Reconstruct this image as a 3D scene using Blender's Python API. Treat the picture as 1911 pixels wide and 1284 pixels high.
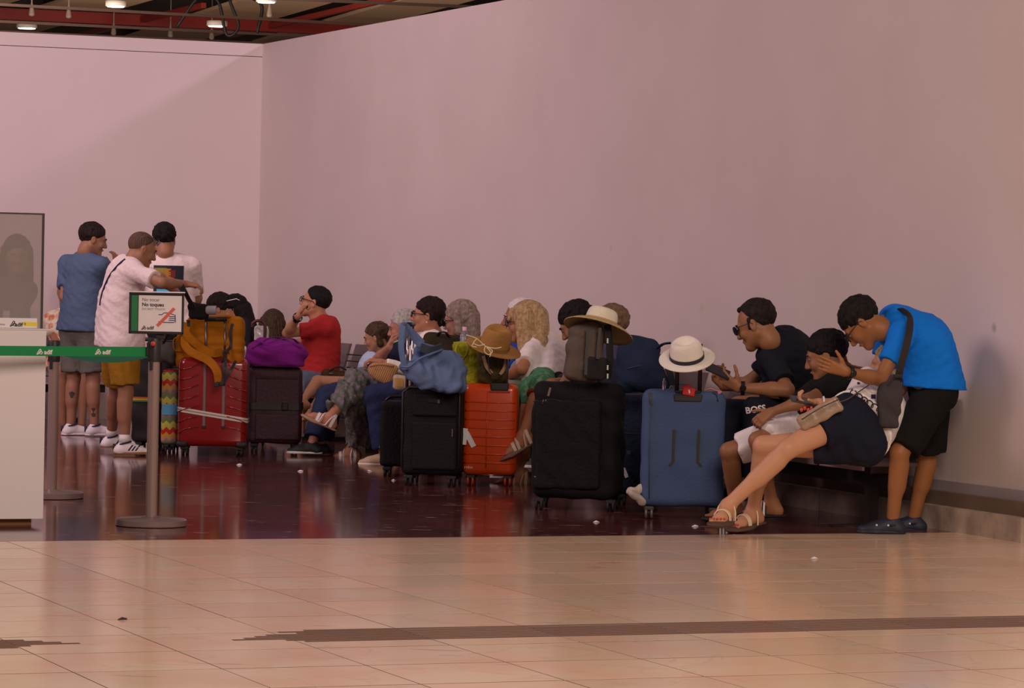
import bpy, bmesh, math, random
import numpy as np
from mathutils import Vector, Matrix
from mathutils.bvhtree import BVHTree
for o in list(bpy.data.objects): bpy.data.objects.remove(o)
scene = bpy.context.scene
COL = scene.collection
R = math.radians
rng = random.Random(5)

# ------------------------------------------------------------------ camera
FPX, CX, CY, HC = 6400., 955.5, 642., 1.42
_p = math.atan((642-512)/FPX); _ph = R(1.2)
_r0 = np.array([1., 0, 0]); _u0 = np.array([0, math.sin(_p), math.cos(_p)]); FW = np.array([0, math.cos(_p), -math.sin(_p)])
RT = math.cos(_ph)*_r0+math.sin(_ph)*_u0; UPV = -math.sin(_ph)*_r0+math.cos(_ph)*_u0
CAMP = np.array([0, 0, HC])
cd = bpy.data.cameras.new('camera'); cd.sensor_width = 36; cd.lens = FPX/1911*36; cd.clip_end = 300
cam = bpy.data.objects.new('camera', cd); COL.objects.link(cam); scene.camera = cam
m = Matrix.Identity(4)
for i in range(3): m[i][0] = RT[i]; m[i][1] = UPV[i]; m[i][2] = -FW[i]; m[i][3] = CAMP[i]
cam.matrix_world = m

def ray(x, y): return FW+RT*(x-CX)/FPX-UPV*(y-CY)/FPX
def W(x, y, D):                       # point seen at pixel x, y at D metres of depth
    d = ray(x, y); return CAMP+d*D/d[1]
def G(x, y, z=0.):                    # point seen at pixel x, y at height z
    d = ray(x, y); return CAMP+d*(z-HC)/d[2]
def V3(*a): return np.array(a, float)
def unit(v): v = np.asarray(v, float); return v/max(1e-9, np.linalg.norm(v))
# wall frame: s runs along the right wall towards the camera, t out into the hall
TH = R(21.7)
U = V3(math.sin(TH), -math.cos(TH), 0); N = V3(-math.cos(TH), -math.sin(TH), 0); Z = V3(0, 0, 1)
O = G(1717, 983)
def WP(s, t, z=0.): return O+U*s+N*t+Z*z
def onwall(x, y, t):
    d = ray(x, y); k = ((O+N*t-CAMP)@N)/(d@N); return CAMP+d*k
def st(q): q = np.asarray(q)-O; return float(q@U), float(q@N), float(q[2])
GRID = math.atan2(U[1], U[0])         # heading of the wall direction

# ------------------------------------------------------------------ light
scene.view_settings.view_transform = 'Standard'; scene.view_settings.look = 'None'
scene.view_settings.gamma = 1; scene.view_settings.use_curve_mapping = False
scene.view_settings.exposure = 0.17
wd = bpy.data.worlds.new('hall_air'); scene.world = wd; wd.use_nodes = True
bg = wd.node_tree.nodes['Background']; bg.inputs[0].default_value = (1, .70, .72, 1); bg.inputs[1].default_value = .09

def area(name, loc, target, sx, sy, power, colr):
    l = bpy.data.lights.new(name, 'AREA'); l.shape = 'RECTANGLE'; l.size = sx; l.size_y = sy; l.energy = power; l.color = colr
    o = bpy.data.objects.new(name, l); COL.objects.link(o); o.location = loc
    o.rotation_euler = (Vector(target)-Vector(loc)).to_track_quat('-Z', 'Y').to_euler(); return o
WARM = (1, .72, .60); PINK = (1, .66, .72)
area('hall_lamp_left', (-9.5, 19, 6.5), (-1.0, 24, .6), 5, 4, 430, PINK)
area('fill_light_near', (3.0, 6, 6.5), (-.5, 20, .5), 5, 4, 780, WARM)  # added fill, lights the camera-facing sides while sparing the wall
area('hall_lamp_over', (-5.0, 25.5, 5.6), (-3.8, 32, 1.4), 3, 2, 105, PINK)
area('hall_lamp_beyond', *[tuple(WP(-9.5, -4.2, 6.0)), tuple(WP(-13, 4, 1.5))], .5, .5, 70, (1, .70, .76))
area('hall_lamp_deep', (-6, 52, 3.0), (-3, 58, 5.6), 8, 8, 420, WARM)
# ------------------------------------------------------------------ materials
LT = (.52, .36, .37)                  # what the hall light leaves of a white surface
def s2l(c): c = c/255.; return c/12.92 if c <= .04045 else ((c+.055)/1.055)**2.4
def alb(r, g, b): return tuple(min(.9, max(.004, s2l(v)/LT[i])) for i, v in enumerate((r, g, b)))
MATS = {}
def M(rgb, rough=.6, metal=0., bump=None, key=None, spec=.5, var=None, coat=0.):
    k = (tuple(rgb), rough, metal, bump, key, spec, var, coat)
    if k in MATS: return MATS[k]
    mt = bpy.data.materials.new('mat%03d' % len(MATS)); mt.use_nodes = True
    nt = mt.node_tree; b = nt.nodes['Principled BSDF']
    a = alb(*rgb) if not metal else tuple(s2l(v)*.8 for v in rgb)
    b.inputs['Base Color'].default_value = (*a, 1); b.inputs['Roughness'].default_value = rough
    b.inputs['Metallic'].default_value = metal; b.inputs['Specular IOR Level'].default_value = spec
    b.inputs['Coat Weight'].default_value = coat
    tc = nt.nodes.new('ShaderNodeTexCoord')
    if var:                           # mottled colour: (rgb2, scale, lo, hi)
        n = nt.nodes.new('ShaderNodeTexNoise'); n.inputs['Scale'].default_value = var[1]; n.inputs['Detail'].default_value = 6
        nt.links.new(tc.outputs['Object'], n.inputs['Vector'])
        r = nt.nodes.new('ShaderNodeValToRGB'); r.color_ramp.elements[0].position = var[2]; r.color_ramp.elements[1].position = var[3]
        r.color_ramp.elements[0].color = (*a, 1); r.color_ramp.elements[1].color = (*alb(*var[0]), 1)
        nt.links.new(n.outputs['Fac'], r.inputs[0]); nt.links.new(r.outputs[0], b.inputs['Base Color'])
    if bump:
        n = nt.nodes.new('ShaderNodeTexNoise'); n.inputs['Scale'].default_value = bump[0]; n.inputs['Detail'].default_value = 4
        if len(bump) > 2:
            mp = nt.nodes.new('ShaderNodeMapping'); mp.inputs['Scale'].default_value = bump[2]
            nt.links.new(tc.outputs['Object'], mp.inputs[0]); nt.links.new(mp.outputs[0], n.inputs['Vector'])
        else: nt.links.new(tc.outputs['Object'], n.inputs['Vector'])
        bp = nt.nodes.new('ShaderNodeBump'); bp.inputs['Strength'].default_value = bump[1]; bp.inputs['Distance'].default_value = .02
        nt.links.new(n.outputs['Fac'], bp.inputs['Height']); nt.links.new(bp.outputs[0], b.inputs['Normal'])
    MATS[k] = mt; return mt
def cloth(rgb, b=.5): return M(rgb, .85, 0, (22., b), 'cloth', .2)
def strands(rgb, rgb2): return M(rgb, .62, 0, (80., .9, (1, 1, .10)), 'hair', .2, (rgb2, 42., .35, .65))
STEEL = M((190, 180, 178), .28, 1.); CHROME = M((205, 198, 195), .15, 1.); BLACK = M((22, 17, 18), .5); BLACKG = M((18, 14, 16), .3)
DARKM = M((70, 62, 62), .35, 1.); RUBBER = M((24, 20, 21), .7); WHITE = M((200, 172, 172), .6); TRANSP = None

# ------------------------------------------------------------------ objects
def finish(o, parent, label, cat, group, kind):
    COL.objects.link(o)
    if parent is not None: o.parent = parent
    if label: o['label'] = label
    if cat: o['category'] = cat
    if group: o['group'] = group
    if kind: o['kind'] = kind
    return o
def thing(name, label, cat, group=None, loc=(0, 0, 0), rz=0.):
    o = bpy.data.objects.new(name, None); o.location = loc; o.rotation_euler = (0, 0, rz); o.empty_display_size = .1
    return finish(o, None, label, cat, group, None)
def raw(name, me, mat, parent=None, label=None, cat=None, group=None, kind=None, smooth=True):
    if mat: me.materials.append(mat)
    if smooth: me.polygons.foreach_set('use_smooth', [True]*len(me.polygons))
    o = bpy.data.objects.new(name, me)
    return finish(o, parent, label, cat, group, kind)
def local(parent, pts):               # world points into the space of a (nested) parent
    ch = []; q = parent
    while q is not None: ch.append(q.matrix_basis); q = q.parent
    mw = Matrix.Identity(4)
    for b in reversed(ch): mw = mw @ b
    mi = np.array(mw.inverted()); return np.asarray(pts)@mi[:3, :3].T+mi[:3, 3]
def mesh_np(verts, faces, parent=None):
    v = np.asarray(verts, float)
    if parent is not None: v = local(parent, v)
    me = bpy.data.meshes.new('m'); f = np.asarray(faces, np.int32); n, c = f.shape
    me.vertices.add(len(v)); me.vertices.foreach_set('co', v.astype(np.float32).ravel())
    me.loops.add(n*c); me.loops.foreach_set('vertex_index', f.ravel())
    me.polygons.add(n); me.polygons.foreach_set('loop_start', np.arange(0, n*c, c, dtype=np.int32))
    try: me.polygons.foreach_set('loop_total', np.full(n, c, np.int32))
    except Exception: pass
    me.update(calc_edges=True); return me
def pyd(name, verts, faces, mat, parent=None, world=True, smooth=False, **k):
    v = [tuple(p) for p in verts]
    if parent is not None and world: v = [tuple(p) for p in local(parent, np.array(v))]
    me = bpy.data.meshes.new(name); me.from_pydata(v, [], faces); me.update()
    return raw(name, me, mat, parent, smooth=smooth, **k)
def bmo(name, bm, mat, parent=None, smooth=False, **k):
    me = bpy.data.meshes.new(name); bmesh.ops.recalc_face_normals(bm, faces=bm.faces[:]); bm.to_mesh(me); bm.free()
    return raw(name, me, mat, parent, smooth=smooth, **k)
def bxm(bm, c, d, bev=0., rot=None, seg=2):       # a box (bevelled) added to a bmesh
    r = bmesh.ops.create_cube(bm, size=1.); vs = r['verts']
    bmesh.ops.scale(bm, vec=d, verts=vs)
    if bev:
        es = list({e for v in vs for e in v.link_edges})
        vs = list({v for f in bmesh.ops.bevel(bm, geom=es, offset=bev, segments=seg, affect='EDGES', profile=.5)['faces'] for v in f.verts} | {v for v in vs if v.is_valid})
    if rot is not None: bmesh.ops.rotate(bm, cent=(0, 0, 0), matrix=rot, verts=vs)
    bmesh.ops.translate(bm, vec=c, verts=vs); return vs
def box(name, c, d, mat, parent=None, bev=0., rot=None, smooth=False, seg=2, **k):
    bm = bmesh.new(); bxm(bm, c, d, bev, rot, seg); return bmo(name, bm, mat, parent, smooth, **k)
def lathe(bm, prof, n=24, mat=None):              # prof: (r, z) list around z
    rings = [[bm.verts.new((r*math.cos(2*math.pi*i/n), r*math.sin(2*math.pi*i/n), z)) for i in range(n)] for r, z in prof]
    for a, b in zip(rings, rings[1:]):
        for i in range(n): bm.faces.new((a[i], a[(i+1) % n], b[(i+1) % n], b[i]))
    bm.faces.new(rings[0][::-1]); bm.faces.new(rings[-1])
    vs = [v for r in rings for v in r]
    if mat is not None: bmesh.ops.transform(bm, matrix=mat, verts=vs)
    return vs
def frames(pts):
    pts = [np.asarray(p, float) for p in pts]; out = []; up = None
    for i, p in enumerate(pts):
        t = unit(pts[min(i+1, len(pts)-1)]-pts[max(i-1, 0)])
        if up is None:
            up = np.cross(t, V3(0, 0, 1) if abs(t[2]) < .9 else V3(1, 0, 0))
        a = unit(up-t*(up@t)); up = a; out.append((p, a, np.cross(t, a)))
    return out
def tube(bm, pts, r, n=8, flat=None, nrm=None):   # round tube or flat strap (flat = half thickness)
    fr = frames(pts); rings = []
    for i, (p, a, b) in enumerate(fr):
        rr = r[i] if hasattr(r, '__len__') else r
        if nrm is not None:
            t = unit(np.asarray(pts[min(i+1, len(pts)-1)])-np.asarray(pts[max(i-1, 0)])); nn = unit(np.asarray(nrm)-t*(np.asarray(nrm)@t)); a, b = np.cross(t, nn), nn
        h = rr if flat is None else flat
        if flat is None: rings.append([bm.verts.new(p+a*rr*math.cos(2*math.pi*j/n)+b*h*math.sin(2*math.pi*j/n)) for j in range(n)])
        else: rings.append([bm.verts.new(p+a*rr*x+b*h*y) for x, y in ((1, 1), (-1, 1), (-1, -1), (1, -1))])
    k = len(rings[0])
    for A, B in zip(rings, rings[1:]):
        for j in range(k): bm.faces.new((A[j], A[(j+1) % k], B[(j+1) % k], B[j]))
    bm.faces.new(rings[0][::-1]); bm.faces.new(rings[-1])
def spline(pts, n=6):                 # Catmull-Rom through points
    p = [np.asarray(q, float) for q in pts]; p = [2*p[0]-p[1]]+p+[2*p[-1]-p[-2]]; out = []
    for i in range(1, len(p)-2):
        for j in range(n):
            t = j/n; out.append(.5*((2*p[i])+(-p[i-1]+p[i+1])*t+(2*p[i-1]-5*p[i]+4*p[i+1]-p[i+2])*t*t+(-p[i-1]+3*p[i]-3*p[i+1]+p[i+2])*t**3))
    return out+[p[-2]]
def tubeo(name, pts, r, mat, parent=None, n=8, flat=None, nrm=None, **k):
    pts = np.array(pts, float)
    if parent is not None and k.pop('world', True): pts = local(parent, pts)
    bm = bmesh.new(); tube(bm, list(pts), r, n, flat, nrm); return bmo(name, bm, mat, parent, flat is None, **k)
def text_mesh(body, size, align='LEFT', ext=0., bold=0.):
    cu = bpy.data.curves.new('t', 'FONT'); cu.body = body; cu.size = size; cu.align_x = align; cu.extrude = ext; cu.resolution_u = 3; cu.offset = bold
    o = bpy.data.objects.new('t', cu); COL.objects.link(o)
    me = bpy.data.meshes.new_from_object(o.evaluated_get(bpy.context.evaluated_depsgraph_get()))
    bpy.data.objects.remove(o); bpy.data.curves.remove(cu); return me
def text(name, body, size, org, ax, ay, mat, parent, **k):
    me = text_mesh(body, size, **k); n = len(me.vertices); v = np.zeros(n*3); me.vertices.foreach_get('co', v); v = v.reshape(-1, 3)
    w = np.asarray(org)+v[:, :1]*unit(ax)+v[:, 1:2]*unit(ay)
    if parent is not None: w = local(parent, w)
    me.vertices.foreach_set('co', w.ravel()); me.update(); return raw(name, me, mat, parent, smooth=False)

# ------------------------------------------------------------------ signed-distance modelling
def lerp(a, b, t): return np.asarray(a, float)*(1-t)+np.asarray(b, float)*t
class SDF:
    def __init__(s): s.ops = []; s.cuts = []; s.noise = []
    def cap(s, a, b, ra, rb=None, k=.02, flat=0, sq=None, sub=False):
        rb = ra if rb is None else rb; a = np.asarray(a, float); b = np.asarray(b, float); r = max(ra, rb)
        s.ops.append(('c', np.minimum(a, b)-r, np.maximum(a, b)+r, k, sub, (a, b, ra, rb, flat, sq))); return s
    def ell(s, c, r, Rm=None, k=.02, sub=False):
        c = np.asarray(c, float); r = np.asarray(r, float); Rm = np.eye(3) if Rm is None else np.asarray(Rm); e = np.abs(Rm)@r
        s.ops.append(('e', c-e, c+e, k, sub, (c, r, Rm))); return s
    def box(s, c, h, Rm=None, rd=.02, k=.02, sub=False):
        c = np.asarray(c, float); h = np.asarray(h, float); Rm = np.eye(3) if Rm is None else np.asarray(Rm); e = np.abs(Rm)@h
        s.ops.append(('b', c-e, c+e, k, sub, (c, h, Rm, rd))); return s
    def cut(s, p, n): s.cuts.append((np.asarray(p, float), unit(n))); return s
    def wave(s, d, amp, wl, seed=0): s.noise.append((np.asarray(d, float), amp, wl, seed)); return s
    def arrays(s, v, smooth=1):
        add = [o for o in s.ops if not o[4]]
        lo = np.min([o[1] for o in add], 0)-3*v-.004; hi = np.max([o[2] for o in add], 0)+3*v+.004
        dim = np.ceil((hi-lo)/v).astype(int)+1; f = np.full(dim, .2, np.float32)
        for ty, l, h, k, sub, pr in s.ops:
            mg = k+3*v; i0 = np.clip(np.floor((l-mg-lo)/v).astype(int), 0, dim); i1 = np.clip(np.ceil((h+mg-lo)/v).astype(int)+1, 0, dim)
            if (i1 <= i0).any(): continue
            ax = [(np.arange(i0[q], i1[q])*v+lo[q]).astype(np.float32) for q in range(3)]
            X, Y, Zz = ax[0][:, None, None], ax[1][None, :, None], ax[2][None, None, :]
            if ty == 'c':
                a, b, ra, rb, flat, sq = pr; ab = b-a; L2 = max(1e-9, ab@ab); L = math.sqrt(L2)
                px, py, pz = X-a[0], Y-a[1], Zz-a[2]; tt = (px*ab[0]+py*ab[1]+pz*ab[2])/L2; t = np.clip(tt, 0, 1)
                qx, qy, qz = px-ab[0]*t, py-ab[1]*t, pz-ab[2]*t; fl = 1.
                if sq is not None:
                    w, fl = np.asarray(sq[0], float), sq[1]; dw = (qx*w[0]+qy*w[1]+qz*w[2])*(1/fl-1); qx, qy, qz = qx+w[0]*dw, qy+w[1]*dw, qz+w[2]*dw
                d = (np.sqrt(qx*qx+qy*qy+qz*qz)-(ra+(rb-ra)*t))*(fl if fl < 1 else 1)
                if flat & 1: d = np.maximum(d, (tt-1)*L)
                if flat & 2: d = np.maximum(d, -tt*L)
            elif ty == 'e':
                c, r, Rm = pr; px, py, pz = X-c[0], Y-c[1], Zz-c[2]
                q = [(px*Rm[0, i]+py*Rm[1, i]+pz*Rm[2, i]) for i in range(3)]
                k0 = np.sqrt(sum((q[i]/r[i])**2 for i in range(3))); k1 = np.sqrt(sum((q[i]/r[i]**2)**2 for i in range(3)))+1e-6
                d = k0*(k0-1)/k1
            else:
                c, hh, Rm, rd = pr; px, py, pz = X-c[0], Y-c[1], Zz-c[2]
                q = [np.abs(px*Rm[0, i]+py*Rm[1, i]+pz*Rm[2, i])-(hh[i]-rd) for i in range(3)]
                d = np.sqrt(sum(np.maximum(x, 0)**2 for x in q))+np.minimum(np.maximum(np.maximum(q[0], q[1]), q[2]), 0)-rd
            sl = tuple(slice(i0[q], i1[q]) for q in range(3)); g = f[sl]
            if sub: hq = np.maximum(k-np.abs(g+d), 0)/max(k, 1e-6); f[sl] = np.maximum(g, -d)+hq*hq*k/4
            else: hq = np.maximum(k-np.abs(g-d), 0)/max(k, 1e-6); f[sl] = np.minimum(g, d)-hq*hq*k/4
        ax = [(np.arange(dim[q])*v+lo[q]).astype(np.float32) for q in range(3)]
        X, Y, Zz = ax[0][:, None, None], ax[1][None, :, None], ax[2][None, None, :]
        for d, amp, wl, sd in s.noise:
            rr = random.Random(sd); w = 2*math.pi/wl
            for _ in range(3):
                dv = unit(d+V3(rr.uniform(-.5, .5), rr.uniform(-.5, .5), rr.uniform(-.5, .5))); e = V3(rr.uniform(-1, 1), rr.uniform(-1, 1), rr.uniform(-1, 1)); ph = rr.uniform(0, 6)
                f = f+(amp/2)*np.sin(w*rr.uniform(.7, 1.4)*(X*dv[0]+Y*dv[1]+Zz*dv[2])+1.5*np.sin(w*.4*(X*e[0]+Y*e[1]+Zz*e[2])+ph))
        for p, n in s.cuts: f = np.maximum(f, (X-p[0])*n[0]+(Y-p[1])*n[1]+(Zz-p[2])*n[2])
        for q in range(3):
            sl = [slice(None)]*3
            for e in (0, -1): sl[q] = e; f[tuple(sl)] = np.maximum(f[tuple(sl)], .01)
        ng = f < 0; c8 = np.zeros(np.array(f.shape)-1, np.int8)
        for dx in (0, 1):
            for dy in (0, 1):
                for dz in (0, 1): c8 += ng[dx:f.shape[0]-1+dx, dy:f.shape[1]-1+dy, dz:f.shape[2]-1+dz]
        act = (c8 > 0) & (c8 < 8); I = np.argwhere(act); n = len(I); idx = np.full(act.shape, -1, np.int32); idx[act] = np.arange(n)
        acc = np.zeros((n, 3)); num = np.zeros(n)
        for axq in range(3):
            e = np.zeros(3, int); e[axq] = 1; oth = [q for q in range(3) if q != axq]
            for aa in (0, 1):
                for bb in (0, 1):
                    c = np.zeros(3, int); c[oth[0]] = aa; c[oth[1]] = bb
                    fa = f[tuple((I+c).T)]; fb = f[tuple((I+c+e).T)]; mk = (fa < 0) != (fb < 0)
                    t = fa[mk]/(fa[mk]-fb[mk]); acc[mk] += c+t[:, None]*e; num[mk] += 1
        Vx = (I+acc/num[:, None])*v+lo; Q = []
        for axq in range(3):
            o1, o2 = [(1, 2), (2, 0), (0, 1)][axq]
            s0 = [slice(None)]*3; s1 = [slice(None)]*3; s0[axq] = slice(0, -1); s1[axq] = slice(1, None)
            mk = ng[tuple(s0)] != ng[tuple(s1)]; E = np.argwhere(mk); E = E[(E[:, o1] > 0) & (E[:, o2] > 0) & (E[:, o1] < f.shape[o1]-1) & (E[:, o2] < f.shape[o2]-1)]
            d1 = np.zeros(3, int); d1[o1] = 1; d2 = np.zeros(3, int); d2[o2] = 1
            q = np.stack([idx[tuple((E-d1-d2).T)], idx[tuple((E-d2).T)], idx[tuple(E.T)], idx[tuple((E-d1).T)]], 1)
            fl = ~ng[tuple(E.T)]; q[fl] = q[fl][:, ::-1]; Q.append(q)
        Q = np.concatenate(Q); Q = Q[(Q >= 0).all(1)]
        for _ in range(smooth):
            a = np.concatenate([Q[:, i] for i in range(4)]); b = np.concatenate([Q[:, (i+1) % 4] for i in range(4)])
            sm = np.zeros_like(Vx); cn = np.bincount(a, minlength=n)+np.bincount(b, minlength=n)
            for q in range(3): sm[:, q] = np.bincount(a, Vx[b, q], n)+np.bincount(b, Vx[a, q], n)
            Vx = Vx*.5+.5*sm/np.maximum(cn, 1)[:, None]
        return Vx, Q
    def obj(s, name, v, mat, parent=None, smooth=1, world=True, **k):
        Vx, Q = s.arrays(v, smooth); return raw(name, mesh_np(Vx, Q, parent if world else None), mat, parent, **k)
def join(parts):
    vs, fs, n = [], [], 0
    for v, q in parts: vs.append(v); fs.append(q+n); n += len(v)
    return np.concatenate(vs), np.concatenate(fs)
def world_verts(o):
    ch = []; q = o
    while q is not None: ch.append(q.matrix_basis); q = q.parent
    mw = Matrix.Identity(4)
    for b in reversed(ch): mw = mw @ b
    return [mw @ v.co for v in o.data.vertices], [tuple(p.vertices) for p in o.data.polygons]
def bvh(o): return BVHTree.FromPolygons(*world_verts(o))
def decal(name, verts, faces, target, direction, mat, parent, off=.003, label=None):
    """print lying on a surface: points are dropped along a direction onto the target mesh"""
    tr = bvh(target) if not isinstance(target, BVHTree) else target; d = Vector(unit(direction)); out = []
    for p in verts:
        h = tr.ray_cast(Vector(p)-d*.6, d); q = h[0] if h[0] is not None else Vector(p); out.append(tuple(q-d*off))
    return pyd(name, out, faces, mat, parent, smooth=True, label=label)
def gridpts(c, ax, ay, nx, ny):
    vs = [c+ax*(i/nx-.5)+ay*(j/ny-.5) for j in range(ny+1) for i in range(nx+1)]
    fs = [(j*(nx+1)+i, j*(nx+1)+i+1, (j+1)*(nx+1)+i+1, (j+1)*(nx+1)+i) for j in range(ny) for i in range(nx)]
    return vs, fs
# ------------------------------------------------------------------ the hall
def stone(name, c1, c2, vein, rough, scale, vscale, pervar=0., fleck=None):
    mt = bpy.data.materials.new(name); mt.use_nodes = True; nt = mt.node_tree; b = nt.nodes['Principled BSDF']; L = nt.links.new
    ge = nt.nodes.new('ShaderNodeNewGeometry'); oi = nt.nodes.new('ShaderNodeObjectInfo')
    mp = nt.nodes.new('ShaderNodeMapping'); mp.inputs['Rotation'].default_value = (0, 0, -TH); L(ge.outputs['Position'], mp.inputs[0])
    n = nt.nodes.new('ShaderNodeTexNoise'); n.inputs['Scale'].default_value = scale; n.inputs['Detail'].default_value = 8; L(mp.outputs[0], n.inputs['Vector'])
    r = nt.nodes.new('ShaderNodeValToRGB'); r.color_ramp.elements[0].color = (*alb(*c1), 1); r.color_ramp.elements[1].color = (*alb(*c2), 1)
    r.color_ramp.elements[0].position = .35; r.color_ramp.elements[1].position = .68; L(n.outputs['Fac'], r.inputs[0])
    v = nt.nodes.new('ShaderNodeTexNoise'); v.inputs['Scale'].default_value = vscale; v.inputs['Detail'].default_value = 5; v.inputs['Distortion'].default_value = 1.2
    L(mp.outputs[0], v.inputs['Vector'])
    vr = nt.nodes.new('ShaderNodeValToRGB'); e = vr.color_ramp.elements; e[0].position = .485; e[0].color = (0, 0, 0, 1); e[1].position = .515; e[1].color = (0, 0, 0, 1)
    q = e.new(.5); q.color = (.22, .22, .22, 1); L(v.outputs['Fac'], vr.inputs[0])
    mx = nt.nodes.new('ShaderNodeMix'); mx.data_type = 'RGBA'; mx.inputs[7].default_value = (*alb(*vein), 1); L(vr.outputs[0], mx.inputs[0]); L(r.outputs[0], mx.inputs[6])
    last = mx.outputs[2]
    if fleck:
        f = nt.nodes.new('ShaderNodeTexNoise'); f.inputs['Scale'].default_value = fleck[1]; f.inputs['Detail'].default_value = 3
        m2 = nt.nodes.new('ShaderNodeMapping'); m2.inputs['Rotation'].default_value = (0, 0, .5); m2.inputs['Scale'].default_value = (.55, 2.2, 1); L(ge.outputs['Position'], m2.inputs[0]); L(m2.outputs[0], f.inputs['Vector'])
        fr = nt.nodes.new('ShaderNodeValToRGB'); fr.color_ramp.elements[0].position = fleck[2]; fr.color_ramp.elements[1].position = fleck[2]+.05
        L(f.outputs['Fac'], fr.inputs[0]); m3 = nt.nodes.new('ShaderNodeMix'); m3.data_type = 'RGBA'; m3.inputs[7].default_value = (*alb(*fleck[0]), 1)
        L(fr.outputs[0], m3.inputs[0]); L(last, m3.inputs[6]); last = m3.outputs[2]
    if pervar:
        ml = nt.nodes.new('ShaderNodeMath'); ml.operation = 'MULTIPLY_ADD'; ml.inputs[1].default_value = pervar; ml.inputs[2].default_value = 1-pervar/2; L(oi.outputs['Random'], ml.inputs[0])
        hs = nt.nodes.new('ShaderNodeHueSaturation'); L(ml.outputs[0], hs.inputs['Value']); L(last, hs.inputs['Color']); last = hs.outputs[0]
    L(last, b.inputs['Base Color']); b.inputs['Specular IOR Level'].default_value = .5
    rn = nt.nodes.new('ShaderNodeMapRange'); rn.inputs['To Min'].default_value = rough*.7; rn.inputs['To Max'].default_value = rough*1.5; L(n.outputs['Fac'], rn.inputs[0]); L(rn.outputs[0], b.inputs['Roughness'])
    return mt
BEIGE = stone('beige_marble', (192, 142, 120), (178, 128, 107), (150, 106, 88), .15, 2.2, 1.1, .12, ((150, 106, 88), 3.6, .68))
DARKRED = stone('dark_marble', (84, 36, 34), (58, 26, 26), (96, 58, 54), .09, 1.8, 1.3, 0, ((176, 132, 124), 9., .655))
JOINT = M((44, 28, 24), .9)
def quad(s0, s1, t0, t1, z0, z1): return [WP(s, t, z) for z in (z0, z1) for s, t in ((s0, t0), (s1, t0), (s1, t1), (s0, t1))]
BOXF = [(0, 3, 2, 1), (4, 5, 6, 7), (0, 1, 5, 4), (1, 2, 6, 5), (2, 3, 7, 6), (3, 0, 4, 7)]
SB = .42                              # where dark stone meets the beige tiles
floor = thing('floor', None, None); floor['kind'] = 'structure'
pyd('bedding', quad(SB-.02, 14, -6, 12, -.08, -.0012), [f if True else f for f in BOXF], JOINT, floor)
pyd('dark_paving', quad(-14.5, SB-.004, -.4, 12, -.08, 0), BOXF, DARKRED, floor)
pyd('hall_paving', quad(-70, -14.5, -40, 30, -.1, -.02), BOXF, DARKRED, floor)
sl = [SB]+[.29+.571*k for k in range(1, 17)]
tl = [.65+.5402*k for k in range(-3, 14)]
tmesh = {}; g = .0026
for i, (a, b) in enumerate(zip(sl, sl[1:])):
    for j, (c, d) in enumerate(zip(tl, tl[1:])):
        o0 = WP((a+b)/2, (c+d)/2); kk = round(b-a, 2)
        # keep to the floor the photograph can see, plus a margin
        px = (o0[0]/o0[1])*FPX+CX
        if px < -450 or px > 2750 or o0[1] < 10.0: continue
        if kk not in tmesh:
            x, y = (b-a)/2-.009, (d-c)/2-g; bm = bmesh.new(); vs = bxm(bm, (0, 0, -.02), (2*x, 2*y, .04))
            me = bpy.data.meshes.new('tile'); bm.to_mesh(me); bm.free(); me.materials.append(BEIGE); tmesh[kk] = me
        o = bpy.data.objects.new('tile', tmesh[kk]); o.location = o0+Z*rng.uniform(-.0003, .0002); o.rotation_euler = (rng.uniform(-.0003, .0003), rng.uniform(-.0003, .0003), GRID); finish(o, floor, None, None, None, None)
# ribbed guiding strip let into the tiles, two runs with stepped ends
RIB = M((88, 60, 54), .8, 0, (300., .4), 'rib', .15)
for run in ((-1.5, 5.78, 1), (6.30, 8.5, -1)):
    for k in range(9):
        s = 4.815+k*.0475; step = [.42, .30, .36, .22, .16, .10, .04, .24, .30][k]
        t0, t1 = (run[0], run[1]-step) if run[2] > 0 else (run[0]+step, run[1])
        pyd('guide_rib', quad(s, s+.030, t0, t1, -.01, .0012), BOXF, RIB, floor)
# scraps of paper on the floor
for i, (x, y, a) in enumerate([(1297, 983, .4), (1113, 975, .9), (446, 868, .2), (1520, 1043, .7), (228, 1157, .3), (735, 897, 1.2), (560, 880, .1), (690, 880, 2.)]):
    p = G(x, y); dk = i == 4
    bm = bmesh.new(); q = [bm.verts.new((dx*.02, dy*.012, dz)) for dx, dy, dz in ((-1, -1, .001), (1, -.7, .002), (1.1, 1, .006), (-.8, 1.1, .002), (0, .1, .012))]
    for f in ((0, 1, 4), (1, 2, 4), (2, 3, 4), (3, 0, 4)): bm.faces.new([q[w] for w in f])
    bm.faces.new((q[3], q[2], q[1], q[0]))
    w = ['by the feet of the reclining woman', 'below the big black suitcase', 'before the red suitcase', 'on the beige tiles near the bench end', 'dark, alone on the beige tiles at left', 'left of the front black suitcase', 'on the dark floor before the plum suitcase', 'on the dark floor under the crossed legs'][i]
    o = bmo('paper_scrap', bm, M((40, 26, 26), .8) if dk else M((225, 200, 192), .8), label='small crumpled scrap '+w, cat='litter', group='scraps on the floor'); o.location = p; o.rotation_euler = (0, 0, a)

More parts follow.
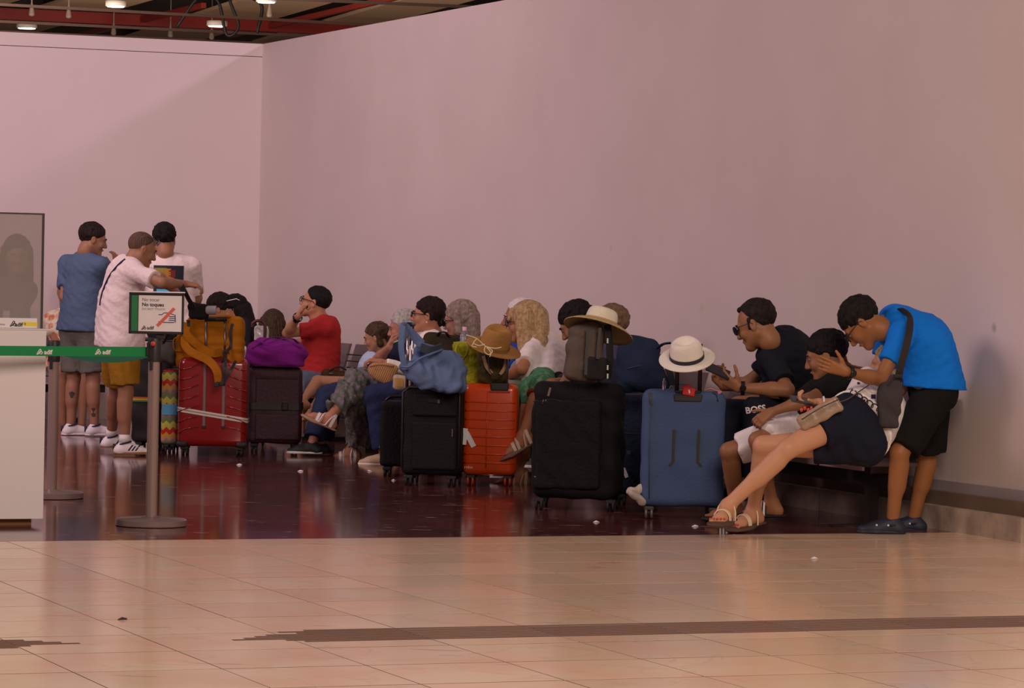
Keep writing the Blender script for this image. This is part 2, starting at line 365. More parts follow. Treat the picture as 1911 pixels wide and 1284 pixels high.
def plaster(name, c1, c2, scale):
    return M(c1, .75, 0, (5., .05), name, .3, (c2, scale, .3, .75))
WALLM = plaster('wall_right', (168, 137, 135), (163, 132, 130), 1.3)
def smudge(mt, spots):                 # worn marks on the paint
    nt = mt.node_tree; b = nt.nodes['Principled BSDF']; src = b.inputs['Base Color'].links[0].from_socket; ge = nt.nodes.new('ShaderNodeNewGeometry')
    for q, r, c, k in spots:
        d = nt.nodes.new('ShaderNodeVectorMath'); d.operation = 'DISTANCE'; d.inputs[1].default_value = tuple(q); nt.links.new(ge.outputs['Position'], d.inputs[0])
        n = nt.nodes.new('ShaderNodeTexNoise'); n.inputs['Scale'].default_value = 14; nt.links.new(ge.outputs['Position'], n.inputs['Vector'])
        ad = nt.nodes.new('ShaderNodeMath'); ad.operation = 'MULTIPLY_ADD'; ad.inputs[1].default_value = r*.9; nt.links.new(n.outputs['Fac'], ad.inputs[0]); nt.links.new(d.outputs['Value'], ad.inputs[2])
        mr = nt.nodes.new('ShaderNodeMapRange'); mr.inputs['From Min'].default_value = r*.7; mr.inputs['From Max'].default_value = r*1.5; mr.inputs['To Min'].default_value = k; mr.inputs['To Max'].default_value = 0; nt.links.new(ad.outputs[0], mr.inputs['Value'])
        mx = nt.nodes.new('ShaderNodeMix'); mx.data_type = 'RGBA'; mx.inputs[7].default_value = (*alb(*c), 1); nt.links.new(mr.outputs[0], mx.inputs[0]); nt.links.new(src, mx.inputs[6]); src = mx.outputs[2]
    nt.links.new(src, b.inputs['Base Color'])
smudge(WALLM, [(onwall(1855, 612, -.12), .035, (120, 100, 84), .8), (onwall(1140, 464, -.12), .03, (146, 116, 112), .5), (onwall(1310, 575, -.12), .05, (150, 120, 108), .4), (onwall(760, 20, -.12), .03, (130, 100, 104), .5)])
WALLB = plaster('wall_back', (174, 142, 143), (170, 138, 139), 1.0)
HW = 3.54; SC = -13.3
wall_r = pyd('wall_right', quad(SC-.15, 9., -.24, -.12, .27, HW), BOXF, WALLM, kind='structure')
wall_b = pyd('wall_back', quad(SC-.15, SC, -.12, 9., 0, HW-.125), BOXF, WALLB, kind='structure')
pyd('trim_1', quad(SC-.15, SC+.006, -.12, 9., HW-.119, HW), BOXF, WALLB, kind='structure')
pyd('trim_2', quad(SC-.14, SC-.004, -.12, 9., HW-.127, HW-.117), BOXF, M((70, 48, 52), .9), kind='structure')
# flush access panel beside the corner
pa, pb = onwall(459, 143, -.115), onwall(476, 203, -.115); sa, sb_ = st(pa), st(pb)
hatch = thing('access_panel', 'flush white access panel high on the wall beside the room corner', 'panel', None)
s0, s1, z0, z1 = sa[0]+.02, sb_[0], sb_[2], sa[2]
pyd('panel_door', quad(s0, s1, -.122, -.113, z0, z1), BOXF, WALLM, hatch)
for a, b, c, d in ((s0-.02, s1+.02, z0-.02, z0), (s0-.02, s1+.02, z1, z1+.02), (s0-.02, s0, z0, z1), (s1, s1+.02, z0, z1)):
    pyd('panel_frame', quad(a, b, -.122, -.1175, c, d), BOXF, M((120, 88, 90), .8), hatch)
# stone plinth under the partition, a recessed band and a skirting strip
PL = M((150, 118, 106), .6, 0, (14., .25), 'plinth', .4, ((120, 92, 84), 6., .35, .7))
plinth = thing('trim_3', None, None); plinth['kind'] = 'structure'
k = 0; s = SC
while s < 1.1:
    e = min(s+1.0, 1.16); pyd('plinth_block', quad(s+.003, e-.003, -.12, 0, 0, .135), BOXF, PL, plinth); s = e
pyd('plinth_core', quad(SC, 1.15, -.2, -.01, 0, .12), BOXF, M((60, 44, 40), .9), plinth)
pyd('trim_4', quad(SC, 1.15, -.2, -.06, .135, .215), BOXF, M((92, 66, 56), .6), kind='structure')
pyd('trim_5', quad(SC, 1.16, -.2, -.105, .215, .275), BOXF, M((128, 104, 108), .6), kind='structure')
pyd('gap_shade', quad(1.175, 1.24, -.2, -.02, 0, .27), BOXF, M((42, 28, 26), .8), kind='structure')  # solid dark block painting in the shade of the gap past the plinth

# ------------------------------------------------------------------ ceiling far beyond the walls
ceil = thing('ceiling', None, None); ceil['kind'] = 'structure'
ZC = 5.6
def CP(x, y, dz=0.):                   # point at pixel on the plane of the lamps
    return G(x, y, ZC+dz)
pyd('soffit', quad(-75, -14, -35, 40, ZC+1.3, ZC+1.4), BOXF, M((70, 50, 44), .9), ceil)
def lt(q): return st(q)[:2]
TANP = M((176, 132, 108), .7); RAIL = M((150, 128, 118), .4, .8); PIPE = M((110, 26, 20), .5); DARKC = M((48, 34, 30), .8)
def bar(name, p, q, w, h, mat):        # beam between two points
    p, q = np.asarray(p), np.asarray(q); d = unit(q-p); a = unit(np.cross(d, Z)); b = np.cross(a, d)
    v = [x+a*w*i+b*h*j for x in (p, q) for i, j in ((-.5, -.5), (.5, -.5), (.5, .5), (-.5, .5))]
    return pyd(name, v, [(3, 2, 1, 0), (4, 5, 6, 7), (0, 1, 5, 4), (1, 2, 6, 5), (2, 3, 7, 6), (3, 0, 4, 7)], mat, ceil)
for (xa, ya), (xb, yb), w in [((-300, -8), (900, 58), .10), ((-300, 26), (800, 78), .10), ((200, -16), (1100, 22), .09), ((-300, 46), (700, 90), .06)]:
    bar('rail', CP(xa, ya, .0), CP(xb, yb, .0), w*.6, .045, RAIL)
for xa, ya, xb, yb, w, mt in [(-60, 75, 330, -40, 1.3, TANP), (290, 75, 620, -26, 1.5, TANP), (520, 80, 900, -26, 1.1, TANP), (-220, 60, 60, -30, 1.0, TANP)]:
    bar('ceiling_panel', CP(xa, ya, .45), CP(xb, yb, .45), w, .06, mt)
for xa, ya, xb, yb in [(-250, 14, 900, 68), (130, 70, 380, 10), (430, 66, 760, -10)]:
    bar('sprinkler_pipe', CP(xa, ya, .3), CP(xb, yb, .3), .20 if xa < 0 else .09, .20 if xa < 0 else .09, PIPE)
for xa, ya, xb, yb, w in [(-250, -18, 1000, 40, .5), (-250, 36, 900, 84, .6), (240, 84, 560, -20, .35), (-40, 30, 200, -30, .3), (440, 90, 820, -20, .3)]:
    bar('duct', CP(xa, ya, .7), CP(xb, yb, .7), w, .4, DARKC)
for x, y in [(59, 26), (128, 30), (212, 62), (395, 70), (503, 28), (318, 66)]:
    p = CP(x, y, 0); bm = bmesh.new(); lathe(bm, [(.01, .9), (.012, .2), (.04, .06), (.05, .0), (.04, -.03), (.01, -.04)], 12); o = bmo('ceiling_detector', bm, M((120, 96, 88), .6), ceil); o.location = p
# loose cable loop
p = CP(396, 14, .2); tubeo('cable', spline([p+V3(*q) for q in ((-.6, 0, -.35), (-.2, 0, .2), (.1, 0, .1), (.25, 0, -.45), (.45, 0, -.3), (.3, 0, .2), (.8, .2, .1), (.75, .2, -.4))]), .03, BLACK, ceil, 6)
# round downlights that glow
EM = bpy.data.materials.new('lamp_glow'); EM.use_nodes = True
b = EM.node_tree.nodes['Principled BSDF']; b.inputs['Emission Color'].default_value = (1, .86, .82, 1); b.inputs['Emission Strength'].default_value = 7; b.inputs['Base Color'].default_value = (1, .9, .85, 1)
for x, y, w in [(50, 50, 'leftmost of the three, low above the wall'), (216, 9, 'highest of the three, in the middle'), (405, 46, 'rightmost of the three, near the corner'), (497, 1, 'half cut off by the top edge, over the cables')]:
    p = CP(x, y, -.02); l = thing('ceiling_lamp', 'lit round white downlight, '+w, 'lamp', 'round ceiling downlights', tuple(p))
    r = .145*p[1]/54
    bm = bmesh.new(); lathe(bm, [(r*.9, 0), (r*.95, -.02), (r*.9, -.035), (r*.2, -.04)], 24); bmo('diffuser', bm, EM, l, True)
    bm = bmesh.new(); lathe(bm, [(r, .06), (r*1.12, .06), (r*1.12, -.02), (r, -.025)], 24); bmo('trim_ring', bm, M((190, 160, 150), .5), l, True)
# ------------------------------------------------------------------ people
def basis(fwd, up):
    f = unit(fwd); r = unit(np.cross(f, up)); return np.stack([r, f, np.cross(r, f)], 1)   # columns right, forward, up
class Person:
    def __init__(s, label, pel, nk, right, sc=1., skin=(150, 92, 70), fem=False, fat=1., mid=None, vox=.011, group=None):
        s.sc = sc; s.fem = fem; s.fat = fat; s.vox = vox; s.skin = M(skin, .5, 0, None, 'skin', .4)
        s.pel = np.asarray(pel, float); s.nk = np.asarray(nk, float); up = unit(s.nk-s.pel)
        s.right = unit(np.asarray(right, float)-up*(np.asarray(right)@up)); s.fwd = np.cross(up, s.right); s.up = up
        s.mid = lerp(s.pel, s.nk, .5)+(np.asarray(mid, float) if mid is not None else 0)
        sw, hw = (.160, .085) if fem else (.188, .083)
        s.sh = {1: s.nk+s.right*sw*sc-unit(s.nk-s.mid)*.062*sc, -1: s.nk-s.right*sw*sc-unit(s.nk-s.mid)*.062*sc}
        s.hip = {1: s.pel+s.right*hw*sc, -1: s.pel-s.right*hw*sc}
        s.el = {}; s.wr = {}; s.kn = {}; s.an = {}; s.toe = {}; s.hands = {}; s.bare = {}
        s.t = thing('person', label, 'person', group, (s.pel[0], s.pel[1], 0)); s.parts = []
    # joint placement: a bone of known length ends on the line of sight through a pixel
    def reach(s, p, px, py, L, near=True):
        d = unit(ray(px, py)); q = p-CAMP; t0 = q@d; c = CAMP+d*t0; h = np.linalg.norm(c-p); L *= s.sc
        if h >= L: return c
        k = math.sqrt(L*L-h*h); return CAMP+d*(t0-k if near else t0+k)
    def arm(s, w, el, wr, hand=None, Lu=.295, Lf=.25):
        s.el[w] = s.reach(s.sh[w], *el[:2], Lu, *el[2:]) if len(el) < 4 else np.asarray(el[3]); s.wr[w] = s.reach(s.el[w], *wr[:2], Lf, *wr[2:])
        if hand: s.hands[w] = hand
    def leg(s, w, kn, an, toe=None, Lt=.425, Ls=.41, Lfoot=.19):
        s.kn[w] = s.reach(s.hip[w], *kn[:2], Lt, *kn[2:]); s.an[w] = s.reach(s.kn[w], *an[:2], Ls, *an[2:])
        if toe is not None: s.toe[w] = s.an[w]+unit(toe)*Lfoot*s.sc
    def stand(s, w, ank, kn_dir=(0, 0, 0)):
        s.an[w] = np.asarray(ank, float); s.kn[w] = lerp(s.hip[w], s.an[w], .51)+np.asarray(kn_dir)
    def head(s, c, fwd, up=(0, 0, 1), hs=1., **k):
        s.hc = np.asarray(c, float); s.hb = basis(fwd, up); s.hs = s.sc**.5*hs; s.hk = k
    def hp(s, x, y, z): return s.hc+s.hb@(np.array([x, y, z])*s.hs)
    def torso(s, S, g=0., top=True, low=True):
        c, f = s.sc, s.fat; a = lerp(s.nk, s.mid, .42); wa = .124 if s.fem else .134
        if top:
            S.cap(s.sh[1]-s.right*.03, s.sh[-1]+s.right*.03, .062*c+g, k=.05)
            S.cap(a+s.right*.055*c, a-s.right*.055*c, .098*c*f+g, k=.06)
            S.cap(a, s.mid, (wa+.008)*c*f+g, wa*c*f+g, k=.06, sq=(s.fwd, .78))
            if s.fem:
                for w in (1, -1): S.ell(lerp(s.nk, s.mid, .68)+s.fwd*.085*c+s.right*w*.068*c, np.array([.07, .06, .068])*c+g, basis(s.fwd, s.up), k=.04)
        S.cap(s.mid, lerp(s.mid, s.pel, .75), wa*c*f+g, (wa+.008)*c*f+g, k=.06, sq=(s.fwd, .82))
        if low: S.cap(s.hip[1], s.hip[-1], .098*c*f+g, k=.06)
    def limbs(s, S, g=0.):
        c = s.sc
        for w in (1, -1):
            if w in s.el:
                S.cap(s.sh[w], s.el[w], .052*c+g, .038*c+g, k=.03); S.cap(s.el[w], lerp(s.el[w], s.wr[w], .35), .040*c+g, .041*c+g, k=.02); S.cap(lerp(s.el[w], s.wr[w], .3), s.wr[w], .041*c+g, .026*c+g, k=.02)
            if w in s.kn:
                S.cap(s.hip[w], s.kn[w], .088*c*s.fat+g, .056*c+g, k=.03)
                d = unit(s.an[w]-s.kn[w]); b = unit(np.cross(np.cross(s.kn[w]-s.hip[w]+1e-4, d), d)+1e-6)
                back = b if np.linalg.norm(np.cross(unit(s.kn[w]-s.hip[w]), d)) > .25 else -s.fwd
                back = -unit(back) if (back@(s.kn[w]-s.hip[w])) > 0 and back is b else back
                S.cap(s.kn[w], s.an[w], .052*c+g, .037*c+g, k=.02); S.cap(lerp(s.kn[w], s.an[w], .2)+back*.016*c, lerp(s.kn[w], s.an[w], .5)+back*.014*c, .047*c+g, .042*c+g, k=.04)
    def foot(s, S, w):
        c = s.sc; a = s.an[w]; t = s.toe[w]; d = unit(t-a); dn = unit(-Z+d*d[2]) if abs(d[2]) < .9 else unit(np.cross(np.cross(d, Z), d)); dn = unit(dn-d*(dn@d))
        sd = np.cross(d, dn); he = a-d*.035*c+dn*.05*c; ba = a+d*.125*c+dn*.058*c
        S.cap(a, he, .036*c, .032*c, k=.02); S.cap(a+dn*.01, ba, .038*c, .026*c, k=.03); S.cap(he, ba, .030*c, .028*c, k=.03)
        S.cap(ba+sd*.022*c, ba-sd*.022*c, .022*c, k=.02)
        for i in range(5):
            o = (i-2)*.0155*c*(-1 if w > 0 else 1); L = (.056, .052, .047, .041, .034)[i]*c; S.cap(ba+sd*o, ba+sd*o*1.15+d*L+dn*.004, (.0125 if i == 0 else .0095)*c, k=.008)
        return d, dn, sd, he, ba
    def hand(s, w, d, nrm, curl=.5, spread=.12, thumb=.6, bend=None):
        """hand SDF: d = wrist to fingers, nrm = way the palm faces; thumb side follows from left or right"""
        c = s.sc; S = SDF(); d = unit(d); nrm = unit(np.asarray(nrm)-d*(np.asarray(nrm)@d)); sd = np.cross(nrm, d)*(-w)      # sd points to the thumb
        p = s.wr[w]; S.cap(s.wr[w]-unit(s.wr[w]-s.el[w])*.05*c, p, .030*c, .026*c, k=.01)
        for q in (-.026, -.009, .009, .026): S.cap(p+sd*q*.55*c+d*.012*c, p+d*.088*c+sd*q*c, .0155*c, .0125*c, k=.018)
        cu = curl if hasattr(curl, '__len__') else [curl]*4
        for i, q in enumerate((.029, .0095, -.0105, -.029)):
            a = p+d*.090*c+sd*q*c; dr = unit(d+sd*spread*(q/.029)*.6); ang = 0.; L = (.040, .044, .041, .032)[i]*c
            for j, (ll, rr) in enumerate(((1., .0098), (.62, .0088), (.5, .008))):
                ang += cu[i]*(.75 if j == 0 else 1.); v = dr*math.cos(ang)+nrm*math.sin(ang); b = a+v*L*ll; S.cap(a, b, rr*c, (rr-.0008)*c, k=.004); a = b
        a = p+d*.024*c+sd*.022*c; v = unit(d*.62+sd*.75+nrm*thumb*.5)
        for ll, rr, t in ((.042, .0135, 0), (.034, .0105, .25), (.026, .0095, .5)):
            vv = unit(v*(1-t*.4)+d*t*.7+nrm*thumb*t*.6); b = a+vv*ll*c; S.cap(a, b, rr*c, (rr-.001)*c, k=.007); a = b
        return S
    def headsdf(s):
        S = SDF(); h = s.hs; hp = s.hp; B = s.hb; E = lambda c, r, k=.02, sub=False, Rm=None: S.ell(hp(*c), np.array(r)*h, B if Rm is None else Rm, k*h, sub)
        C = lambda a, b, ra, rb=None, k=.015, sub=False: S.cap(hp(*a), hp(*b), ra*h, (ra if rb is None else rb)*h, k*h, sub=sub)
        C((0, -.03, -.05), (0, -.04, -.10), .056, .056, .03); S.cap(hp(0, -.035, -.08), s.nk+s.fwd*.005, .054*s.sc, .062*s.sc, k=.03)
        E((0, -.014, .035), (.076, .097, .086), .02); E((0, .016, -.018), (.064, .075, .085), .03)
        for x in (-1, 1):
            C((x*.056, -.012, -.045), (x*.018, .062, -.092), .020, .019, .03); E((x*.036, .058, -.028), (.026, .026, .024), .02)
            E((x*.080, -.014, -.004), (.008, .019, .032), .006); E((x*.089, -.012, .0), (.006, .010, .018), .004, True)
            E((x*.031, .094, .008), (.017, .014, .012), .010, True); C((x*.009, .098, -.032), (x*.015, .092, -.034), .0075, .007, .006)
            C((x*.012, .088, .026), (x*.044, .074, .026), .010, .008, .014)
        E((0, .066, -.096), (.026, .022, .019), .02); C((0, .088, .016), (0, .109, -.027), .0085, .0125, .012)
        C((-.021, .083, -.057), (.021, .083, -.057), .0065, k=.008); C((-.019, .082, -.067), (.019, .082, -.067), .0075, k=.008); C((-.014, .098, -.062), (.014, .098, -.062), .003, k=.004, sub=True)
        return S
    def hair(s, rgb, rgb2=None, infl=.010, front=(.083, .072), nape=(-.10, -.072), caps=(), cuts=(), ells=(), wav=.003, vox=.006, face=True, rough=None, name='hair'):
        h = s.hs; S = SDF(); hp = s.hp
        S.ell(hp(0, -.016-infl*.5, .037+infl*.7), np.array([.0755+infl*.75, .098+infl*.72, .087+infl*.55])*h, s.hb, .02)
        for c, r in ells: S.ell(hp(*c), np.array(r)*h, s.hb, .02*h)
        a = np.array(front); b = np.array(nape); n = np.array([a[1]-b[1], -(a[0]-b[0])]); nn = s.hb@np.array([0, n[0], n[1]])
        if face:                      # hairline: an upper plane from forehead to nape, opened in front of the ears
            S.cut(hp(0, a[0], a[1]), nn)
        if wav: S.wave(s.hb@V3(1, .3, .2), wav*1.1, .026, 3); S.wave(s.hb@V3(.2, .3, 1), wav*.8, .05, 5)
        P1 = S.arrays(vox); parts = [P1]
        if caps:
            S2 = SDF()
            for q in caps: S2.cap(hp(*q[0]), hp(*q[1]), q[2]*h, (q[3] if len(q) > 3 else q[2])*h, k=.03*h, sq=((s.hb[:, q[4]], q[5]) if len(q) > 4 else None))
            for c, v in cuts: S2.cut(hp(*c), s.hb@np.array(v, float))
            S2.wave(s.hb@V3(1, .6, .1), .002, .024, 8); parts.append(S2.arrays(vox))
        Vx, Q = join(parts); return raw(name, mesh_np(Vx, Q, s.t), strands(rgb, rgb2 or tuple(v*.7 for v in rgb)), s.t)
    def brows(s, rgb=(40, 26, 20), eyes=True):
        for x in (-1, 1):
            tubeo('eyebrow', [s.hp(x*.014, .099, .027), s.hp(x*.032, .094, .032), s.hp(x*.050, .078, .027)], [.0035*s.hs]*3, M(rgb, .7), s.t, 6)
            if eyes:
                for nm, c, r, mt in (('eye', (x*.031, .0785, .008), .0115, M((112, 86, 78), .4)), ('iris', (x*.031, .0845, .007), .0062, M((36, 22, 18), .25))):
                    bm = bmesh.new(); bmesh.ops.create_icosphere(bm, subdivisions=2, radius=r*s.hs, matrix=Matrix.Translation(local(s.t, s.hp(*c)))); bmo(nm, bm, mt, s.t, True)
        tubeo('lips', [s.hp(-.019, .0865, -.0615), s.hp(-.007, .0925, -.0595), s.hp(.007, .0925, -.0595), s.hp(.019, .0865, -.0615)], [.003*s.hs, .0058*s.hs, .0058*s.hs, .003*s.hs], M((150, 78, 66), .5), s.t, 6)
    def glasses(s, rim=(22, 16, 18), lens=None, r=.023, off=(0, 0, 0), flat=.85, name='glasses', thick=.0022, tilt=0.):
        G_ = bpy.data.objects.new(name, None); G_.empty_display_size = .05; finish(G_, s.t, None, None, None, None)
        mt = M(rim, .3); ct, sn = math.cos(tilt), math.sin(tilt)
        def q(x, y, z):
            y2, z2 = (y-.1)*ct-(z-.006)*sn, (y-.1)*sn+(z-.006)*ct
            return s.hp(x+off[0], y2+.1+off[1], z2+.006+off[2])
        for x in (-1, 1):
            ring = [q(x*.034+r*1.12*math.cos(a), .105-.10*abs(x*.034+r*math.cos(a))**1.0*.25, .006+r*flat*math.sin(a)) for a in np.linspace(0, 2*math.pi, 19)]
            tubeo('rim', ring, thick*s.hs, mt, G_, 6)
            if lens: pyd('lens', [q(x*.034, .105, .006)]+ring[:-1], [(0, i+1, (i+1) % 18+1) for i in range(18)], M(lens, .12, 0, None, 'lens', .8), G_, label='dark lens')
            tubeo('temple', [q(x*.060, .097, .012), q(x*.079, .06, .014), q(x*.084, -.005, .012), q(x*.083, -.03, -.008)], thick*s.hs, mt, G_, 6)
        tubeo('bridge', [q(-.012, .104, .010), q(0, .107, .013), q(.012, .104, .010)], thick*s.hs, mt, G_, 6)
        return G_
    def body(s, hands=True):
        """one continuous skin mesh: trunk, limbs, feet, head and hands"""
        S = SDF(); s.torso(S, -.004); s.limbs(S)
        for w in s.bare: s.bare[w] = s.foot(S, w)
        parts = [S.arrays(s.vox)]
        if hasattr(s, 'hc'): parts.append(s.headsdf().arrays(.0055 if s.vox < .013 else .007))
        for w, a in s.hands.items(): parts.append(s.hand(w, *a[:2], **(a[2] if len(a) > 2 else {})).arrays(.0048 if s.vox < .013 else .006))
        Vx, Q = join(parts); s.bodyo = raw('body', mesh_np(Vx, Q, s.t), s.skin, s.t); return s.bodyo
    def shirt(s, rgb, sleeve=.62, hem=.02, g=.016, wr=.005, name='tshirt', label=None, loose=0., mat=None, vox=.0095, sl_g=.012, cutn=None, neck=.05):
        S = SDF(); c = s.sc; s.torso(S, g)
        lo = s.pel-s.up*hem*c
        if hem >= 0: S.cap(s.hip[1], s.hip[-1], .104*c*s.fat+g+.012, k=.06)
        S.cap(lerp(s.mid, s.pel, .5), lerp(s.mid, s.pel, .98), .148*c*s.fat+g+.01, k=.06, sq=(s.fwd, .84))
        if loose: S.cap(s.mid, s.pel-s.up*.02, (.142+loose)*c, (.15+loose)*c, k=.06, sq=(s.fwd, .85))
        for w in s.el:
            if sleeve <= 1: S.cap(s.sh[w], lerp(s.sh[w], s.el[w], sleeve), .054*c+sl_g, .050*c+sl_g*1.5, k=.04, flat=1)
            else:
                S.cap(s.sh[w], s.el[w], .054*c+sl_g, .044*c+sl_g, k=.04); S.cap(s.el[w], lerp(s.el[w], s.wr[w], sleeve-1), .044*c+sl_g, .034*c+sl_g, k=.02, flat=1)
        hv = s.hp(0, -.035, -.10)-s.nk if hasattr(s, 'hc') else s.up*.1
        S.cap(s.nk-unit(s.nk-s.mid)*.02, s.nk+unit(hv)*min(.045*c, np.linalg.norm(hv)*.5), .078*c, .068*c, k=.03, flat=1)
        S.wave(s.up*.9+s.right*.5, wr*.42, .075, 4); S.wave(s.up*.4-s.right*.8+s.fwd*.4, wr*.75, .19, 9)
        S.cut(lo, -s.up if cutn is None else cutn); nd = unit(s.nk-s.mid); S.cut(s.nk+nd*neck*c, nd)
        o = S.obj(name, vox, mat or cloth(rgb), s.t, label=label); s.shirto = o; return o
    def pants(s, rgb, frac=.8, g=.018, flare=.012, wr=.004, name='shorts', label=None, waist=.05, mat=None, vox=.0095, legs=(1, -1)):
        S = SDF(); c = s.sc; S.cap(s.hip[1], s.hip[-1], .100*c*s.fat+g, k=.06); S.cap(lerp(s.pel, s.mid, .1), lerp(s.pel, s.mid, .5), .140*c*s.fat+g*.5, k=.05, sq=(s.fwd, .8))
        for w in legs:
            if w not in s.kn: continue
            if frac <= 1: S.cap(s.hip[w], lerp(s.hip[w], s.kn[w], frac), .092*c*s.fat+g, (.092*(1-frac)+.056*frac)*c+g+flare, k=.025, flat=1)
            else:
                S.cap(s.hip[w], s.kn[w], .090*c*s.fat+g, .060*c+g, k=.025); S.cap(s.kn[w], lerp(s.kn[w], s.an[w], frac-1), .060*c+g, .042*c+g+flare, k=.03, flat=1)
        S.wave(s.fwd+s.up*.6, wr, .10, 6); un = s.up
        if s.kn:
            d = unit(sum(s.kn[w]-s.hip[w] for w in s.kn)); un = unit(s.up-d*max(-.2, s.up@d)) if s.up@d > -.2 else s.up
        S.cut(s.pel+un*waist*c, un)
        o = S.obj(name, vox, mat or cloth(rgb), s.t, label=label); s.pantso = o; return o
    def sneaker(s, w, up_rgb, sole_rgb, collar=None, stripes=None, name='sneaker', sock=None, L=.27):
        c = s.sc; a = s.an[w]; d = unit(s.toe[w]-a); dn = unit(-Z-d*(-Z@d)); sd = np.cross(d, dn); base = a+dn*.085*c
        he = base-d*.055*c; ba = base+d*.10*c; to = base+d*(L-.095)*c
        S = SDF(); S.cap(he+d*.02-dn*.028, ba-dn*.026, .039*c, .043*c, k=.03, sq=(dn, .8)); S.cap(ba-dn*.024, to-dn*.022-d*.012, .042*c, .030*c, k=.03, sq=(dn, .75)); S.cap(he+d*.025-dn*.03, a+d*.004-dn*.0+dn*.005, .038*c, .040*c, k=.03, flat=1)
        S.cap(a+d*.03+dn*.03, ba-dn*.03, .036*c, .030*c, k=.03); S.cut(base, dn)
        o = S.obj(name, .0065, M(up_rgb, .6), s.t)
        S = SDF(); S.cap(he+d*.015, ba, .041*c, .048*c, k=.03, sq=(dn, .9)); S.cap(ba, to-d*.012, .048*c, .037*c, k=.03, sq=(dn, .9)); S.cut(base, dn); S.cut(base-dn*.026*c, -dn)
        S.obj('sole', .006, M(sole_rgb, .6), o)
        if collar:
            ring = [a+d*(.004+.043*math.cos(t))*c+sd*.042*math.sin(t)*c+dn*(.004-.012*math.cos(t))*c for t in np.linspace(0, 2*math.pi, 17)]
            tubeo('collar', ring, .007*c, M(collar, .7), o, 6); tubeo('heel_tab', [he-d*.018*c-dn*.03, he-d*.018*c-dn*.075*c], .012*c, M(collar, .7), o, 6)
        if stripes:
            tr = bvh(o)
            for k in range(3):
                p = base+d*(.035+.026*k)*c-dn*.028*c; q = p+d*-.018*c*-1-dn*.042*c
                for sg in (1, -1):
                    vs = [p-d*.007*c, p+d*.007*c, q+d*.007*c+d*.012, q-d*.007*c+d*.012]; vs = [lerp(vs[0], vs[3], t) if e == 0 else lerp(vs[1], vs[2], t) for t in np.linspace(0, 1, 5) for e in (0, 1)]
                    decal('stripe', [v+sd*.02*sg for v in vs], [(2*i, 2*i+1, 2*i+3, 2*i+2) for i in range(4)], tr, -sd*sg, M(stripes, .6), o, .002)
        if sock: tubeo('sock', [a-dn*.0, lerp(a, s.kn[w], .16)], [.042*c, .040*c], M(sock, .8), s.t, 14)
        return o
    def sandal(s, w, sole_rgb, strap_rgb, straps=((.10, .0), (.02, .9)), name='sandal', th=.018, wide=.011):
        c = s.sc; d, dn, sd, he, ba = s.bare[w]; z = dn*.030*c
        S = SDF(); S.cap(he+z*1.0-d*.012, ba+z*.9, .042*c, .050*c, k=.03, sq=(dn, .25)); S.cap(ba+z*.9, ba+z*.85+d*.042*c, .050*c, .036*c, k=.03, sq=(dn, .3)); o = S.obj(name, .006, M(sole_rgb, .7), s.t)
        for k, (p, lean) in enumerate(straps):
            pts = []; f_ = .12+.80*(p/.14); g_ = min(1, max(0, (f_*.16-.035)/.125)); H = .05+.008*f_-(.01+.048*g_-(.038-.012*g_))+.005
            for t in np.linspace(-1, 1, 13):
                a = t*1.9; hgt = .050+.012*lean; pts.append(lerp(he, ba, .12+.80*(p/.14))+dn*.022*c+sd*.047*math.sin(a)*c*(1 if abs(a) < 1.57 else .98)-dn*max(0, math.cos(a))**.7*(H+.022)*c-d*lean*.03*math.cos(a)*c)
            tubeo('strap', pts, wide*c, M(strap_rgb, .5), o, flat=.003)
        return o
    def watch(s, w, rgb=(16, 14, 16), t=.93, r=.034, face=True, name='watch', wide=.011):
        a = lerp(s.el[w], s.wr[w], t); d = unit(s.wr[w]-s.el[w]); e1 = unit(np.cross(d, Z)); e2 = np.cross(d, e1); rr = r*s.sc
        o = tubeo(name, [a+(e1*math.cos(q)+e2*math.sin(q))*rr for q in np.linspace(0, 2*math.pi, 17)], wide*s.sc, M(rgb, .5), s.t, flat=.003, nrm=d) if False else None
        bm = bmesh.new(); n = 20
        ra = [[bm.verts.new(a+d*x+(e1*math.cos(q)+e2*math.sin(q))*(rr+y)) for q in np.linspace(0, 2*math.pi, n, False)] for x, y in ((-wide, 0), (-wide, .004), (wide, .004), (wide, 0))]
        for A, B in zip(ra, ra[1:]+ra[:1]):
            for j in range(n): bm.faces.new((A[j], A[(j+1) % n], B[(j+1) % n], B[j]))
        for v in bm.verts: v.co = local(s.t, v.co)
        o = bmo(name, bm, M(rgb, .5), s.t, True)
        if face:
            vd = unit(CAMP-a); k = unit(vd-d*(vd@d)); bx = np.cross(k, d); c = a+k*(rr+.006)
            bm = bmesh.new(); vs = lathe(bm, [(.019, 0), (.019, .006), (.016, .008)], 18)
            mm = Matrix([[*[float(v) for v in r_], 0] for r_ in np.stack([bx, d, k], 1)]+[[0, 0, 0, 1]]); mm.translation = Vector(local(s.t, c)); bmesh.ops.transform(bm, matrix=mm, verts=bm.verts[:]); bmo('watch_face', bm, M((14, 14, 18), .15), o)
        return o
LEFT = V3(-1, 0, 0)
def strap_on(name, target, pix, hw, mat, parent, off=.004):   # a strap laid over a surface along a line of sight path
    tr = bvh(target); pts = []; last = None
    for x, y in pix:
        d = unit(ray(x, y)); h = tr.ray_cast(Vector(CAMP), Vector(d))
        if h[0] is None: continue
        pts.append(np.array(h[0])-d*off)
    if len(pts) > 2: tubeo(name, spline(pts, 4), hw, mat, parent, flat=.004, nrm=unit(CAMP-pts[0]))
